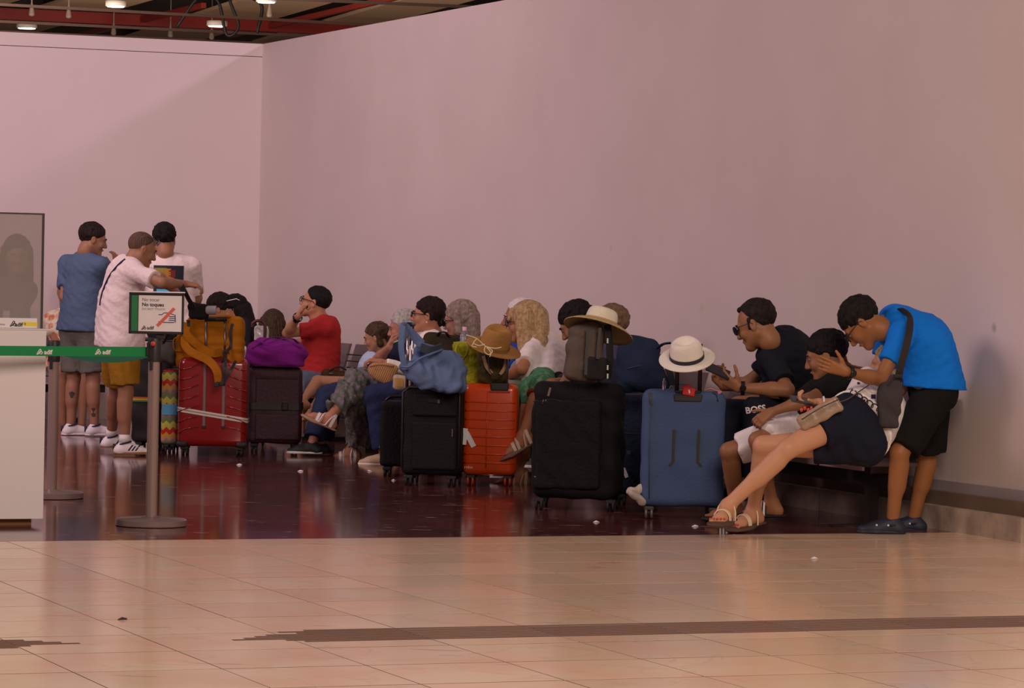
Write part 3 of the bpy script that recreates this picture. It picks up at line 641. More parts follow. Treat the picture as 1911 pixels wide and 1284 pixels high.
def hd(deg, down=0.):                 # heading: 0 looks away from the camera, 90 to the picture's right, -90 to its left; down tips it
    a = R(deg); b = R(down); return V3(math.sin(a)*math.cos(b), math.cos(a)*math.cos(b), -math.sin(b))
def rightof(deg): return hd(deg+90)   # right hand side of somebody facing that way
def tipup(deg, down): b = R(90-down); a = R(deg); return V3(math.sin(a)*math.cos(b), math.cos(a)*math.cos(b), math.sin(b))
def phone(px, c, scr, up, sz=(.074, .152, .009), rgb=(20, 18, 24), label='', nm='smartphone'):
    t = thing(nm, label, 'phone', None, tuple(c)); n = unit(scr); u_ = unit(np.asarray(up)-n*(np.asarray(up)@n)); r_ = np.cross(u_, n)
    mm = Matrix([[*[float(v) for v in row], 0] for row in np.stack([r_, u_, n], 1)]+[[0, 0, 0, 1]])
    bm = bmesh.new(); bxm(bm, (0, 0, 0), sz, .0035); bmesh.ops.transform(bm, matrix=mm, verts=bm.verts[:]); bmo('case', bm, M(rgb, .35), t)
    bm = bmesh.new(); bxm(bm, (0, 0, sz[2]/2), (sz[0]*.92, sz[1]*.95, .001)); bmesh.ops.transform(bm, matrix=mm, verts=bm.verts[:]); bmo('screen', bm, M((28, 30, 40), .1), t)
    bm = bmesh.new()
    for q in (0, .02): bxm(bm, (-sz[0]*.25, sz[1]*.36-q, -sz[2]/2-.001), (.012, .012, .002), .002)
    bmesh.ops.transform(bm, matrix=mm, verts=bm.verts[:]); bmo('camera_bump', bm, BLACKG, t); return t
_M = M
def M(rgb, *a, **k):                   # clothing and skin colours were noted as they look against the pale wall: settle them
    if not (isinstance(rgb, tuple) and len(rgb) == 3): return _M(rgb, *a, **k)
    f = .52+.48*min(1, (.3*rgb[0]+.59*rgb[1]+.11*rgb[2])/175); rgb = tuple(v*f for v in rgb)
    if a and len(a) > 5 and a[5]: v = a[5]; a = a[:5]+((tuple(c*f for c in v[0]),)+v[1:],)+a[6:]
    return _M(rgb, *a, **k)
# ------------------------------------------------------------------ the people
def seat(x, y, t=.55): return onwall(x, y, t)
def DP(q): return float(q[1])
# --- standing group at the left
D = 28.6
a = Person('man standing at left in a light blue tshirt and grey shorts, looking to his right', W(152, 618, D), W(157, 480, D), rightof(35), 1.03)
a.arm(-1, (121, 555, True), (140, 590, False)); a.arm(1, (204, 545, False), (214, 505, False), (V3(.1, .1, .9), V3(-.8, .5, 0), dict(curl=.5)))
a.stand(-1, W(132, 792, D), hd(35)*.02); a.stand(1, W(176, 793, D-.1), hd(35)*.02); a.toe = {-1: a.an[-1]+hd(62)*.2, 1: a.an[1]+hd(62)*.2}
a.head(W(174, 448, D), hd(72, 14), tipup(72, 14), 1.06); a.body(); a.shirt((82, 88, 116), .7, .0, loose=.02); a.pants((104, 88, 82), .86, .022, .022)
for w in (1, -1): a.sneaker(w, (196, 172, 172), (186, 160, 160), (44, 40, 78))
a.hair((38, 22, 20), (54, 32, 26), .013, (.088, .070), (-.10, -.085), name='hair'); a.brows(eyes=False)
for w, p, r_ in ((-1, .35, .022), (1, .72, .03)):    # tattoos on the calves
    q = lerp(a.kn[w], a.an[w], p); vs = [q+V3(r_*math.cos(t)*(1+.3*math.sin(3*t)), -.2, r_*1.3*math.sin(t)) for t in np.linspace(0, 2*math.pi, 12, False)]+[q+V3(0, -.2, 0)]
    decal('tattoo', vs, [(i, (i+1) % 12, 12) for i in range(12)], a.bodyo, V3(0, 1, 0), M((74, 48, 42), .6), a.t, .0015)

D = 25.8
b = Person('bald man in a white tshirt and mustard shorts reaching out to the right', W(224, 636, D), W(243, 490, D), rightof(72), 1.02, fat=1.12, mid=V3(-.035, 0, .0))
b.arm(1, (303, 528, True), (345, 530, False), (V3(.95, .2, -.1), V3(0, .2, -1), dict(curl=.7))); b.arm(-1, (300, 520, False), (330, 545, False))
b.stand(1, W(232, 826, 25.7), hd(80)*.02); b.stand(-1, W(207, 814, 26.3), hd(80)*.02); b.toe = {1: b.an[1]+hd(88)*.2, -1: b.an[-1]+hd(75)*.2}
b.head(W(265, 467, D), hd(66, 20), tipup(66, 20), 1.05); b.body(); b.shirt((192, 152, 152), .72, .06, .018, loose=.03, wr=.006); b.pants((150, 92, 22), .84, .024, .026)
for w in (1, -1): b.sneaker(w, (208, 186, 186), (138, 80, 38), (34, 30, 48), (38, 30, 62), sock=(200, 176, 176))
b.hair((96, 62, 50), (110, 72, 58), .003, (.02, .055), (-.10, -.075), wav=.0)
b.brows(eyes=False); b.glasses((40, 40, 56), (36, 40, 60), off=(0, -.02, .080), name='sunglasses')
strap_on('crossbody_strap', b.shirto, [(234, 484), (224, 492), (214, 503), (204, 517), (196, 534), (190, 552), (187, 570)], .010, M((46, 38, 66), .7), b.t)

D = 27.2
c = Person('man seen from behind in a white tshirt with a dark printed square', W(322, 612, D), W(313, 484, D), rightof(-12), 1.02, fat=1.02)
c.arm(1, (368, 556, False), (356, 600, False)); c.arm(-1, (288, 560, False), (306, 600, False)); c.stand(-1, W(306, 790, D)); c.stand(1, W(340, 790, D))
c.toe = {w: c.an[w]+hd(-10)*.2 for w in (1, -1)}
c.head(W(305, 450, D), hd(-22, 12), tipup(-22, 12), 1.05); c.body(); c.shirt((192, 152, 152), .85, .02, loose=.02); c.pants((50, 42, 46), .9)
for w in (1, -1): c.sneaker(w, (70, 60, 60), (150, 130, 128))
c.hair((26, 17, 17), (40, 26, 24), .014, (.09, .085), (-.10, -.045), wav=.004)
c.hair((58, 38, 33), None, .0045, (.06, .06), (-.10, -.078), wav=0, name='shaved_sides')
tr = bvh(c.shirto); p0 = W(310, 524, D-.3); ax, ay = V3(1, .1, 0), Z
for nm, cx, cz, w_, h_, rgb in (('back_print', 0, 0, .235, .24, (34, 30, 50)), ('print_patch', -.062, .065, .10, .07, (140, 104, 38)), ('print_patch', .0, .045, .04, .10, (178, 98, 26)), ('print_patch', .03, .055, .05, .06, (130, 34, 32)), ('print_patch', -.03, -.09, .12, .045, (78, 140, 186))):
    vs, fs = gridpts(p0+ax*cx+ay*cz, ax*w_, ay*h_, 8, 8)
    decal(nm, vs, fs, tr, V3(0, 1, 0), M(rgb, .75), c.t, .004 if nm == 'back_print' else .007)

# --- bench along the back wall
def backseat(x, z, off=.55):           # a spot off the back wall seen in pixel column x
    q = WP(SC+off, 0, z); d = ray(x, 640); k = ((q-CAMP)@U)/(d@U); r_ = CAMP+d*k; r_[2] = z; return r_
e = Person('seated woman with bare shins, half hidden behind the man in blue', backseat(128, .5), backseat(122, .98, .40), rightof(175), .95, fem=True, vox=.013)
e.leg(-1, (158, 692), (152, 803)); e.leg(1, (113, 694), (116, 803)); e.arm(1, (105, 640), (118, 675)); e.arm(-1, (150, 640), (150, 675))
e.toe = {w: e.an[w]+V3(-.05, -.2, -.03) for w in (1, -1)}; e.bare = {1: 0, -1: 0}
e.head(e.nk+V3(0, 0, .2), hd(170), (0, 0, 1)); e.body(); e.shirt((186, 120, 80), .6, vox=.012, mat=M((190, 96, 60), .8, 0, None, 'floral', .2, ((214, 180, 160), 16., .4, .55))); e.pants((120, 104, 100), .8, vox=.012)
e.hair((60, 40, 32)); [e.sandal(w, (110, 72, 56), (150, 104, 84)) for w in (1, -1)]
d1 = Person('dark haired person bowing beside the orange backpack, face hidden', backseat(402, .5, .6), backseat(411, .93, .5), rightof(-140), .95, vox=.014)
d1.arm(1, (385, 640), (395, 670)); d1.arm(-1, (430, 640), (415, 670)); d1.leg(1, (385, 700), (385, 800)); d1.leg(-1, (410, 700), (410, 800)); d1.head(W(407, 578, d1.nk[1]-.06), hd(-85, 20), tipup(-85, 20), 1.1)
d1.body(); d1.shirt((60, 48, 50), .7, vox=.012); d1.pants((40, 36, 44), 1.8, vox=.012); d1.hair((30, 20, 18), (44, 30, 26), .02, (.09, .06), (-.1, -.09))
d2 = Person('woman with long dark hair and white sunglasses on her head', backseat(440, .5, .7), backseat(440, .93, .6), rightof(-120), .95, fem=True, vox=.014)
d2.arm(1, (420, 640), (425, 670)); d2.arm(-1, (455, 650), (440, 680)); d2.leg(1, (425, 700), (425, 800)); d2.leg(-1, (440, 700), (440, 800)); d2.head(W(436, 580, d2.nk[1]), hd(-100, 15), tipup(-100, 15), 1.1)
d2.body(); d2.shirt((40, 32, 40), 1.5, vox=.012); d2.pants((40, 36, 44), 1.8, vox=.012)
d2.hair((26, 17, 17), (40, 26, 24), .016, (.085, .055), (-.1, -.08), caps=[((.06, -.05, .0), (.07, -.09, -.20), .055, .04), ((-.06, -.05, .0), (-.08, -.08, -.30), .06, .045), ((0, -.09, 0), (-.02, -.12, -.32), .07, .05)])
d2.glasses((214, 200, 200), (40, 44, 46), .027, (0, -.035, .085), name='sunglasses', thick=.004)

# --- the row on the wall benches, far end first
f = Person('girl with straight brown hair seen from behind, above the purple duffel', seat(516, 712, .75), seat(514, 648, .75), rightof(20), .9, fem=True, vox=.013)
f.arm(1, (540, 690, False), (520, 705, False)); f.arm(-1, (492, 690, False), (505, 708, False)); f.leg(1, (540, 720, False), (545, 800, False)); f.leg(-1, (500, 720, False), (505, 800, False))
f.head(W(511, 610, f.nk[1]), hd(12, 8), tipup(12, 8), 1.12); f.body(); f.shirt((120, 90, 96), .6, vox=.012); f.pants((60, 60, 90), 1.8, vox=.012)
f.hair((62, 38, 28), (90, 58, 42), .016, (.09, .09), (-.1, -.09), caps=[((.05, -.05, .02), (.075, -.06, -.16), .06, .045), ((-.05, -.05, .02), (-.06, -.06, -.16), .06, .045), ((0, -.07, .03), (.01, -.08, -.20), .072, .062), ((0, -.06, .03), (.015, -.06, -.18), .08, .07)], wav=.002)

g = Person('man in a red tshirt and glasses holding his fist to his chin', seat(590, 708), seat(606, 600, .48), rightof(-98), 1.03, (168, 104, 80), fat=1.12)
g.arm(-1, (536, 622, True), (557, 590, True), (unit(V3(.35, .1, .9)), V3(.8, .1, -.5), dict(curl=1.25, thumb=.3))); g.arm(1, (560, 640, False), (575, 640, False))
g.leg(-1, (548, 722, True), (540, 815)); g.leg(1, (560, 718, False), (560, 810)); g.toe = {w: g.an[w]+hd(-95)*.2 for w in (1, -1)}
g.head(W(588, 565, g.nk[1]-.05), hd(-76, -12), tipup(-76, -12), 1.1); g.body(); g.shirt((182, 36, 38), .66, .02, loose=.03); g.pants((96, 92, 112), .95)
for w in (1, -1): g.sneaker(w, (120, 100, 100), (180, 160, 156))
g.hair((24, 15, 16), (36, 24, 22), .008, (.070, .076), (-.1, -.085), wav=.002); g.brows((28, 18, 16)); g.glasses((26, 18, 20), None, .022, thick=.003); g.watch(-1, (26, 20, 20), .92, .036)

h = Person('little girl in a pale blue shirt and dark navy jacket looking down', seat(690, 716), seat(708, 665, .5), rightof(-95), .78, (158, 98, 74), fem=True)
h.leg(-1, (592, 711, True), (563, 752, True), Lt=.5); h.leg(1, (612, 716, False), (585, 760, False)); h.toe = {w: h.an[w]+hd(-95, 30)*.15 for w in (1, -1)}; h.bare = {1: 0, -1: 0}
h.arm(-1, (680, 700, True), (655, 705, True), (V3(-1, 0, -.2), V3(0, 0, -1))); h.arm(1, (690, 695, False), (665, 700, False))
h.head(W(702, 631, h.nk[1]-.05), hd(-76, 16), tipup(-76, 16), 1.06); h.body(); h.shirt((150, 142, 162), .5, .05, vox=.008, label='pale blue shirt'); h.pants((130, 92, 96), .45, label='dusty pink shorts')
S = SDF()
for w in (1, -1): S.cap(h.sh[w], h.el[w], .062, .055, k=.03); S.cap(h.el[w], lerp(h.el[w], h.wr[w], .8), .052, .042, k=.02, flat=1); S.cap(h.sh[w]-h.fwd*.02, lerp(h.hip[w], h.sh[w], .1)-h.fwd*.02+h.right*w*.04, .075, .085, k=.04)
S.cap(lerp(h.nk, h.pel, .15)-h.fwd*.05, h.pel-h.fwd*.05, .10, .11, k=.04); S.wave(V3(.5, .5, .7), .005, .08, 2); S.obj('jacket', .009, cloth((34, 32, 62)), h.t)
h.hair((66, 42, 28), (104, 70, 46), .014, (.085, .078), (-.10, -.075), caps=[((0, -.10, .02), (0, -.11, -.10), .03, .02), ((-.05, -.03, .04), (-.06, -.04, -.06), .035, .03)]); h.brows((60, 40, 30))

i_ = Person('grey haired man in a navy top and green lanyard resting his chin on his hand', seat(722, 722, .72), seat(767, 650, .5), rightof(-92), 1.0, (160, 96, 78))
i_.arm(-1, (704, 672, True), (726, 648, True), (unit(V3(.3, .1, .9)), V3(.9, 0, -.3), dict(curl=1.2))); i_.arm(1, (735, 690, False), (720, 700, False))
i_.leg(-1, (610, 738, True), (583, 826, True), Lt=.47); i_.leg(1, (628, 735, False), (600, 828, False), Lt=.47); i_.toe = {w: i_.an[w]+hd(-100)*.2 for w in (1, -1)}
i_.head(W(753, 613, i_.nk[1]-.05), hd(-82, 10), tipup(-82, 10), 1.1); i_.body(); i_.shirt((36, 34, 62), .8, .02); i_.pants((46, 48, 82), 1.9, .02, .016)
for w in (1, -1): i_.sneaker(w, (30, 26, 28), (168, 150, 148))
i_.hair((140, 118, 116), (176, 154, 150), .012, (.078, .07), (-.1, -.08)); i_.brows((120, 100, 96))
tubeo('lanyard', spline([i_.nk+i_.fwd*.02+Z*.04, i_.sh[-1]+i_.fwd*.09+Z*.03+i_.right*.08, lerp(i_.nk, i_.mid, .5)+i_.fwd*.16-i_.right*.03, lerp(i_.nk, i_.mid, .9)+i_.fwd*.175]), .009, M((120, 190, 90), .6), i_.t, flat=.002, label='bright green lanyard')

j = Person('dark haired woman with glasses, pale blouse and floral skirt, legs crossed', seat(776, 716, .65), seat(816, 630, .5), rightof(-88), .98, (164, 98, 76), fem=True, fat=1.08)
j.leg(-1, (664, 712, True), (618, 778, True)); j.leg(1, (690, 722, False), (656, 838, False)); j.toe = {-1: j.an[-1]+unit(W(570, 772, j.an[-1][1])-W(618, 795, j.an[-1][1]))*.2, 1: j.an[1]+hd(-88, 8)*.2}; j.bare = {1: 0, -1: 0}
j.arm(-1, (768, 694, True), (712, 676, True), (unit(V3(-1, 0, .15)), V3(.1, .1, -1), dict(curl=.9))); j.arm(1, (770, 690, False), (730, 690, False))
j.head(W(797, 590, j.nk[1]-.03), hd(-84, -3), tipup(-84, -3), 1.1); j.body(); j.shirt((198, 158, 154), 1.88, .03, loose=.02, name='blouse')
FLORAL = M((118, 94, 98), .9, 0, (30., .5), 'skirt', .1, ((84, 80, 72), 26., .42, .6))
S = SDF(); kn, an = j.kn[-1], j.an[-1]; S.cap(j.hip[1], j.hip[-1], .125, k=.06); S.cap(j.pel, lerp(j.kn[1], kn, .5), .125, .10, k=.06); S.cap(j.hip[-1], kn, .11, .092, k=.05)
S.cap(kn, lerp(kn, an, .80), .092, .080, k=.05, flat=1); low = lerp(j.kn[1], j.an[1], .86)+V3(.06, 0, .0); S.cap(lerp(j.kn[1], kn, .4), low, .11, .125, k=.07, flat=1); S.cap(lerp(kn, an, .35), low+V3(.02, -.05, .02), .07, .10, k=.07, flat=1)
S.wave(V3(1, .4, .3), .016, .10, 5); S.wave(V3(.9, -.3, .1), .006, .04, 2); S.obj('skirt', .009, FLORAL, j.t)
for w in (1, -1): j.sandal(w, (150, 104, 84), (206, 184, 176), ((.115, .0), (.09, .5), (.03, 1.2), (-.01, .2)))
j.hair((34, 18, 20), (58, 30, 30), .016, (.086, .06), (-.10, -.055), caps=[((0, -.085, .03), (0, -.088, -.04), .05, .03), ((-.062, -.03, .05), (-.07, -.045, -.005), .03, .02)]); j.brows((34, 20, 20)); j.glasses((24, 18, 20), None, .023, thick=.0028)
tubeo('earring', [j.hp(-.088, -.012, -.036), j.hp(-.089, -.012, -.046)], .005, M((230, 220, 214), .2), j.t)

k_ = Person('woman with ash grey bob and dark glasses, facing left behind the bags', seat(806, 724, .75), seat(868, 645, .5), rightof(-80), .97, (150, 92, 76), fem=True)
k_.leg(-1, (700, 738, True), (716, 848, True)); k_.leg(1, (716, 736, False), (728, 845, False)); k_.toe = {w: k_.an[w]+hd(-95)*.2 for w in (1, -1)}
k_.arm(-1, (850, 705), (815, 712)); k_.arm(1, (870, 700, False), (830, 710, False)); k_.head(W(857, 600, k_.nk[1]-.05), hd(-68, 10), tipup(-68, 10), 1.12)
k_.body(); k_.shirt((70, 52, 52), 1.6, .03); k_.pants((42, 44, 80), 1.9, .02, .02)
for w in (1, -1): k_.sneaker(w, (170, 128, 100), (196, 170, 150))
k_.hair((122, 90, 82), (160, 126, 116), .020, (.088, .066), (-.1, -.07), caps=[((-.07, -.03, .05), (-.078, -.02, -.07), .035, .03), ((.07, -.03, .05), (.078, -.02, -.07), .035, .03), ((0, -.09, .02), (0, -.09, -.09), .062, .05)]); k_.brows((90, 70, 60)); k_.glasses((30, 22, 26), (58, 40, 44), .027, name='sunglasses', thick=.0032)

l_ = Person('white haired man half hidden behind the blonde woman', seat(985, 708, .65), seat(990, 636, .5), rightof(-85), 1.0, (150, 84, 70))
l_.leg(-1, (950, 738, True), (968, 870)); l_.leg(1, (960, 735, False), (980, 870, False)); l_.arm(-1, (960, 700), (940, 705)); l_.arm(1, (990, 700, False), (950, 708, False)); l_.toe = {w: l_.an[w]+hd(-85)*.2 for w in (1, -1)}
l_.head(W(970, 596, l_.nk[1]-.05), hd(-84, 2), tipup(-84, 2), 1.12); l_.body(); l_.shirt((40, 70, 170), .8); l_.pants((130, 112, 104), 1.9)
for w in (1, -1): l_.sneaker(w, (150, 96, 88), (196, 168, 160))
l_.hair((196, 174, 174), (176, 150, 150), .012, (.07, .078), (-.1, -.085)); l_.brows((170, 150, 146))

m_ = Person('blonde woman in glasses and white tshirt, leg crossed behind the orange suitcase', seat(1024, 716, .62), seat(1010, 640, .62), rightof(-70), 1.0, (160, 92, 66), fem=True, fat=1.12, mid=V3(.06, .03, .02))
m_.leg(-1, (1010, 722, True), (976, 812, True)); m_.leg(1, (990, 725, True), (972, 885, True)); m_.toe = {-1: m_.an[-1]+unit(W(946, 832, 23)-W(980, 815, 23.0))*.2, 1: m_.an[1]+hd(-100)*.2}; m_.bare = {1: 0, -1: 0}
m_.arm(-1, (974, 688, True), (940, 704, False)); m_.arm(1, (985, 700, False), (950, 705, False)); m_.head(W(979, 604, m_.nk[1]-.08), hd(-74, 4), tipup(-74, 4), 1.13)
m_.body(); m_.shirt((196, 156, 156), .78, .03, .02, .007, loose=.02); m_.pants((66, 108, 78), 1.18, .014, .002, name='trousers', label='green patterned cropped trousers', mat=M((66, 108, 78), .85, 0, None, 'leaf', .2, ((120, 140, 110), 30., .5, .65)))
kk = lerp(m_.kn[-1], m_.an[-1], .19); dd = unit(m_.an[-1]-m_.kn[-1]); e1 = unit(np.cross(dd, Z)); e2 = np.cross(dd, e1); tubeo('red_cuff', [kk+(e1*math.cos(q)+e2*math.sin(q))*.068 for q in np.linspace(0, 2*math.pi, 17)], .012, M((140, 40, 30), .8), m_.t)
for w in (1, -1): m_.sandal(w, (120, 80, 66), (176, 140, 124), ((.115, .0), (.085, .3), (.03, 1.2), (-.01, .2)))
m_.hair((150, 104, 72), (188, 140, 106), .018, (.092, .058), (-.1, -.06), caps=[((-.055, .01, .075), (-.082, .005, -.15), .040, .022), ((-.06, -.03, .06), (-.088, -.03, -.18), .05, .03), ((.06, -.04, .06), (.07, -.05, -.18), .05, .03), ((0, -.085, .04), (-.03, -.125, -.20), .068, .045), ((-.05, -.11, -.1), (-.085, -.20, -.38), .05, .020), ((-.02, .07, .085), (-.06, .082, .03), .018, .010)], wav=.002); m_.brows((120, 84, 60)); m_.glasses((20, 16, 20), None, .024, thick=.003)

n_ = Person('dark haired man bowing his head behind the grey backpack', seat(1096, 714, .62), seat(1100, 640, .66), rightof(-78), 1.0, (140, 84, 64))
n_.leg(-1, (1030, 722), (1035, 850)); n_.leg(1, (1045, 722, False), (1050, 850, False)); n_.arm(-1, (1068, 700), (1050, 715)); n_.arm(1, (1080, 700, False), (1060, 715, False)); n_.toe = {w: n_.an[w]+hd(-90)*.2 for w in (1, -1)}
n_.head(W(1076, 606, n_.nk[1]-.1), hd(-74, 34), tipup(-74, 34), 1.12); n_.body(); n_.shirt((104, 88, 88), .7, .02, loose=.02); n_.pants((54, 46, 46), 1.9)
for w in (1, -1): n_.sneaker(w, (60, 50, 50), (160, 140, 136))
n_.hair((24, 16, 18), (38, 26, 26), .016, (.092, .06), (-.1, -.07), wav=.005); n_.brows((28, 18, 18))
o_ = Person('brown haired person almost hidden behind the straw hat and grey backpack', seat(1150, 714, .6), seat(1148, 655, .5), rightof(-80), .97, fem=True, vox=.014)
o_.leg(-1, (1110, 728), (1112, 850)); o_.leg(1, (1120, 728, False), (1125, 850, False)); o_.arm(-1, (1140, 705), (1120, 715)); o_.arm(1, (1150, 705, False), (1130, 715, False)); o_.head(W(1137, 611, o_.nk[1]-.05), hd(-80, 8), tipup(-80, 8), 1.08)
o_.body(); o_.shirt((70, 60, 80), .7, vox=.012); o_.pants((40, 40, 60), 1.9, vox=.012); o_.hair((112, 74, 56), (136, 94, 72), .02, (.088, .07), (-.1, -.075))

# --- right hand group
p_ = Person('man in a black tshirt and sunglasses looking down at his phone', seat(1476, 766, .42), seat(1452, 640, .52), rightof(-62), 1.05, (146, 86, 58), fat=1.15, mid=V3(.07, .05, 0))
p_.arm(-1, (1470, 728, True), (1380, 724, True), (unit(V3(-.9, -.15, .5)), V3(.2, .75, .4), dict(curl=.75, thumb=.7)), .30, .27); p_.arm(1, (1395, 715, False), (1352, 722, False), (unit(V3(-.6, -.3, .6)), V3(.5, -.5, .3), dict(curl=.8)), .30, .27)
p_.leg(-1, (1414, 762, True), (1400, 905, False), Lt=.36); p_.leg(1, (1378, 758, True), (1366, 895, False), Lt=.36); p_.toe = {w: p_.an[w]+hd(-75)*.2 for w in (1, -1)}
p_.head(W(1411, 607, p_.nk[1]-.12), hd(-64, 22), tipup(-64, 22), 1.14); p_.body(); p_.shirt((26, 24, 36), .78, .0, .02, .006, loose=.03, neck=.09); p_.pants((28, 26, 42), 1.9, .022, .012, name='trousers')
for w in (1, -1): p_.sneaker(w, (44, 36, 36), (70, 60, 58))
p_.hair((34, 22, 20), (48, 32, 28), .009, (.034, .096), (-.10, -.085), caps=[((-.03, .045, .100), (.03, .045, .100), .016, .016), ((-.078, -.005, .03), (-.076, .01, -.015), .012, .008)], wav=.003)
p_.brows((34, 22, 18), False); p_.glasses((40, 40, 52), (34, 44, 84), .027, name='sunglasses', thick=.002); p_.watch(-1, (18, 18, 26), .93, .036)
me = text_mesh('BOSS', .052, 'CENTER', bold=.0015); pts = [v.co.copy() for v in me.vertices]; fcs = [tuple(q.vertices) for q in me.polygons]
c0 = W(1416, 772, p_.kn[-1][1]-.3); r1 = unit(W(1430, 768, 20)-W(1394, 774, 20)); u1 = unit(np.cross(r1, V3(0, 1, 0)))
decal('lettering', [c0+r1*q.x-u1*q.y*(-1 if u1[2] > 0 else 1) for q in pts], fcs, p_.pantso, V3(0, 1, 0), M((196, 180, 178), .7), p_.t, .005)
phone(0, W(1340, 692, p_.wr[-1][1]-.03), V3(.35, -.66, .66), V3(-.9, -.1, .35), label='black smartphone held up by the man in sunglasses')

q_ = Person('boy in a black tshirt and white shorts bent over his phone', seat(1488, 800, .80), seat(1574, 712, .52), rightof(-80), .92, (140, 82, 56), fat=.98)
q_.leg(-1, (1414, 822, True), (1441, 938, False)); q_.leg(1, (1360, 842, True), (1372, 945, False), Lt=.43); q_.toe = {w: q_.an[w]+hd(-82)*.19 for w in (1, -1)}; q_.bare = {1: 0, -1: 0}
q_.arm(-1, (1508, 746, True), (1442, 768, True), (unit(V3(-.8, -.2, -.5)), V3(.3, .8, -.3), dict(curl=.8))); q_.arm(1, (1530, 762, False), (1478, 742, False), (unit(V3(-.8, -.3, .3)), V3(.1, -.4, 1), dict(curl=.9)))
q_.head(W(1541, 666, q_.nk[1]-.08), hd(-78, 17), tipup(-78, 17), 1.16); q_.body(); q_.shirt((24, 20, 20), .72, -.02, loose=.03); q_.pants((200, 170, 178), .86, .02, .018, waist=.08, wr=.006)
tubeo('drawstring', spline([W(1450, 783, q_.pel[1]-.26), W(1436, 779, q_.pel[1]-.28), W(1424, 786, q_.pel[1]-.29), W(1412, 778, q_.pel[1]-.3)]), .009, M((206, 178, 184), .8), q_.t)
q_.hair((20, 13, 14), (30, 20, 20), .016, (.094, .066), (-.1, -.068), wav=.003); q_.brows((24, 15, 14))
for w in (1, -1):
    o = q_.sandal(w, (26, 20, 22), (30, 24, 28), ((.09, .0),), 'slide', wide=.036)
    for z in (-.014, .0, .014): q_.sandal(w, (26, 20, 22), (205, 190, 196), ((.09+z, .08),), 'slide', wide=.0045) if False else None
    d, dn, sd, he, ba = q_.bare[w]
    for z in (-.020, .0, .020):
        pts = [lerp(he, ba, .12+.80*(.09/.14))+d*z*.92+dn*.021+sd*.051*math.sin(t*1.9)-dn*max(0, math.cos(t*1.9))**.7*.0795 for t in np.linspace(-1, 1, 13)]
        tubeo('white_stripe', pts, .005, M((208, 194, 198), .6), o, flat=.003)
phone(0, W(1449, 736, q_.wr[1][1]-.06), V3(.55, .1, .8), V3(-.85, -.1, .52), label='dark smartphone held by the boy in white shorts')

r = Person('woman lying back on the bench in navy shorts with legs stretched out', seat(1598, 802, .78), seat(1650, 748, .42), rightof(-58), 1.02, (176, 112, 86), fem=True, fat=1.09)
r.leg(-1, (1470, 838, True), (1358, 944, True), Ls=.44); r.leg(1, (1424, 832, False), (1406, 952, False), Lt=.50); r.toe = {-1: r.an[-1]+unit(W(1316, 962, 18.9)-W(1358, 950, 19.2)+V3(0, -.05, 0))*.2, 1: r.an[1]+unit(W(1352, 976, 19.3)-W(1410, 962, 19.5))*.2}; r.bare = {1: 0, -1: 0}
r.arm(-1, (1590, 758, True), (1530, 752, True), (unit(V3(-.95, -.2, .0)), V3(.0, -.15, 1), dict(curl=[.8, .9, 1., 1.]))); r.arm(1, (1590, 745, False), (1560, 748, False))
r.head(W(1662, 684, r.nk[1]+.04), hd(-80, 0), tipup(-80, 0), 1.08); r.body(); r.shirt((190, 160, 156), .5, -.045, .02, .004, loose=.0, name='blouse'); r.pants((30, 28, 46), .50, .02, .012, waist=.02)
r.hair((150, 116, 80), (180, 140, 100), .014, (.086, .066), (-.1, -.07), caps=[((-.06, -.03, .05), (-.07, -.02, -.12), .03, .03)])
for w in (1, -1):
    o = r.sandal(w, (92, 58, 44), (188, 150, 128), ((.115, .0), (.045, .5)), wide=.013)
d, dn, sd, he, ba = r.bare[-1]
for w in (1, -1):
    d, dn, sd, he, ba = r.bare[w]
    for i in range(5):
        oo = (i-2)*.0155*(-1 if w > 0 else 1); L = (.056, .052, .047, .041, .034)[i]; bm = bmesh.new(); bmesh.ops.create_icosphere(bm, subdivisions=1, radius=.0085, matrix=Matrix.Translation(local(r.t, ba+sd*oo*1.15*1.02+d*L*1.05-dn*.005))); bmo('toenail', bm, M((190, 60, 44), .3), r.t, True)
tr = bvh(r.shirto)                     # curly line along the hem and small motifs
def on(px, py): return W(px, py, r.pel[1]-.6)
pts = []
for k in range(200):
    t = k/199; bx, by = 1588+(1644-1588)*t, 735+(771-735)*t; th = t*2*math.pi*5.5; pts.append(on(bx-1.8*math.sin(th)*2.2, by-6+5*math.cos(th)))
vs, fs = [], []
for k in range(len(pts)-1):
    dd = unit(pts[k+1]-pts[k]); nn = np.cross(dd, V3(0, 1, 0))*.0030; vs += [pts[k]-nn, pts[k]+nn]
    if k: fs.append((2*k-2, 2*k-1, 2*k+1, 2*k))
decal('loop_pattern', vs, fs, tr, unit(ray(1600, 760)), M((30, 24, 34), .7), r.t, .004)
for x, y, w_, h_, rgb in ((1588, 726, 8, 3, (30, 24, 34)), (1602, 715, 5, 4, (30, 24, 34)), (1612, 748, 6, 5, (30, 24, 34)), (1630, 740, 9, 8, (40, 30, 80)), (1598, 744, 5, 3, (60, 46, 60))):
    vs, fs = gridpts(on(x, y), (on(x+w_, y)-on(x, y)), (on(x, y+h_)-on(x, y)), 3, 3); decal('motif', vs, fs, tr, unit(ray(x, y)), M(rgb, .7), r.t, .005)
tubeo('bracelet', [r.wr[-1]+V3(.02, 0, 0)+V3(.15, .45, .88)*0+np.array([0, math.cos(q)*.034, math.sin(q)*.034]) for q in np.linspace(0, 2*math.pi, 17)], .006, M((214, 190, 180), .3), r.t, label='pale beaded bracelet')
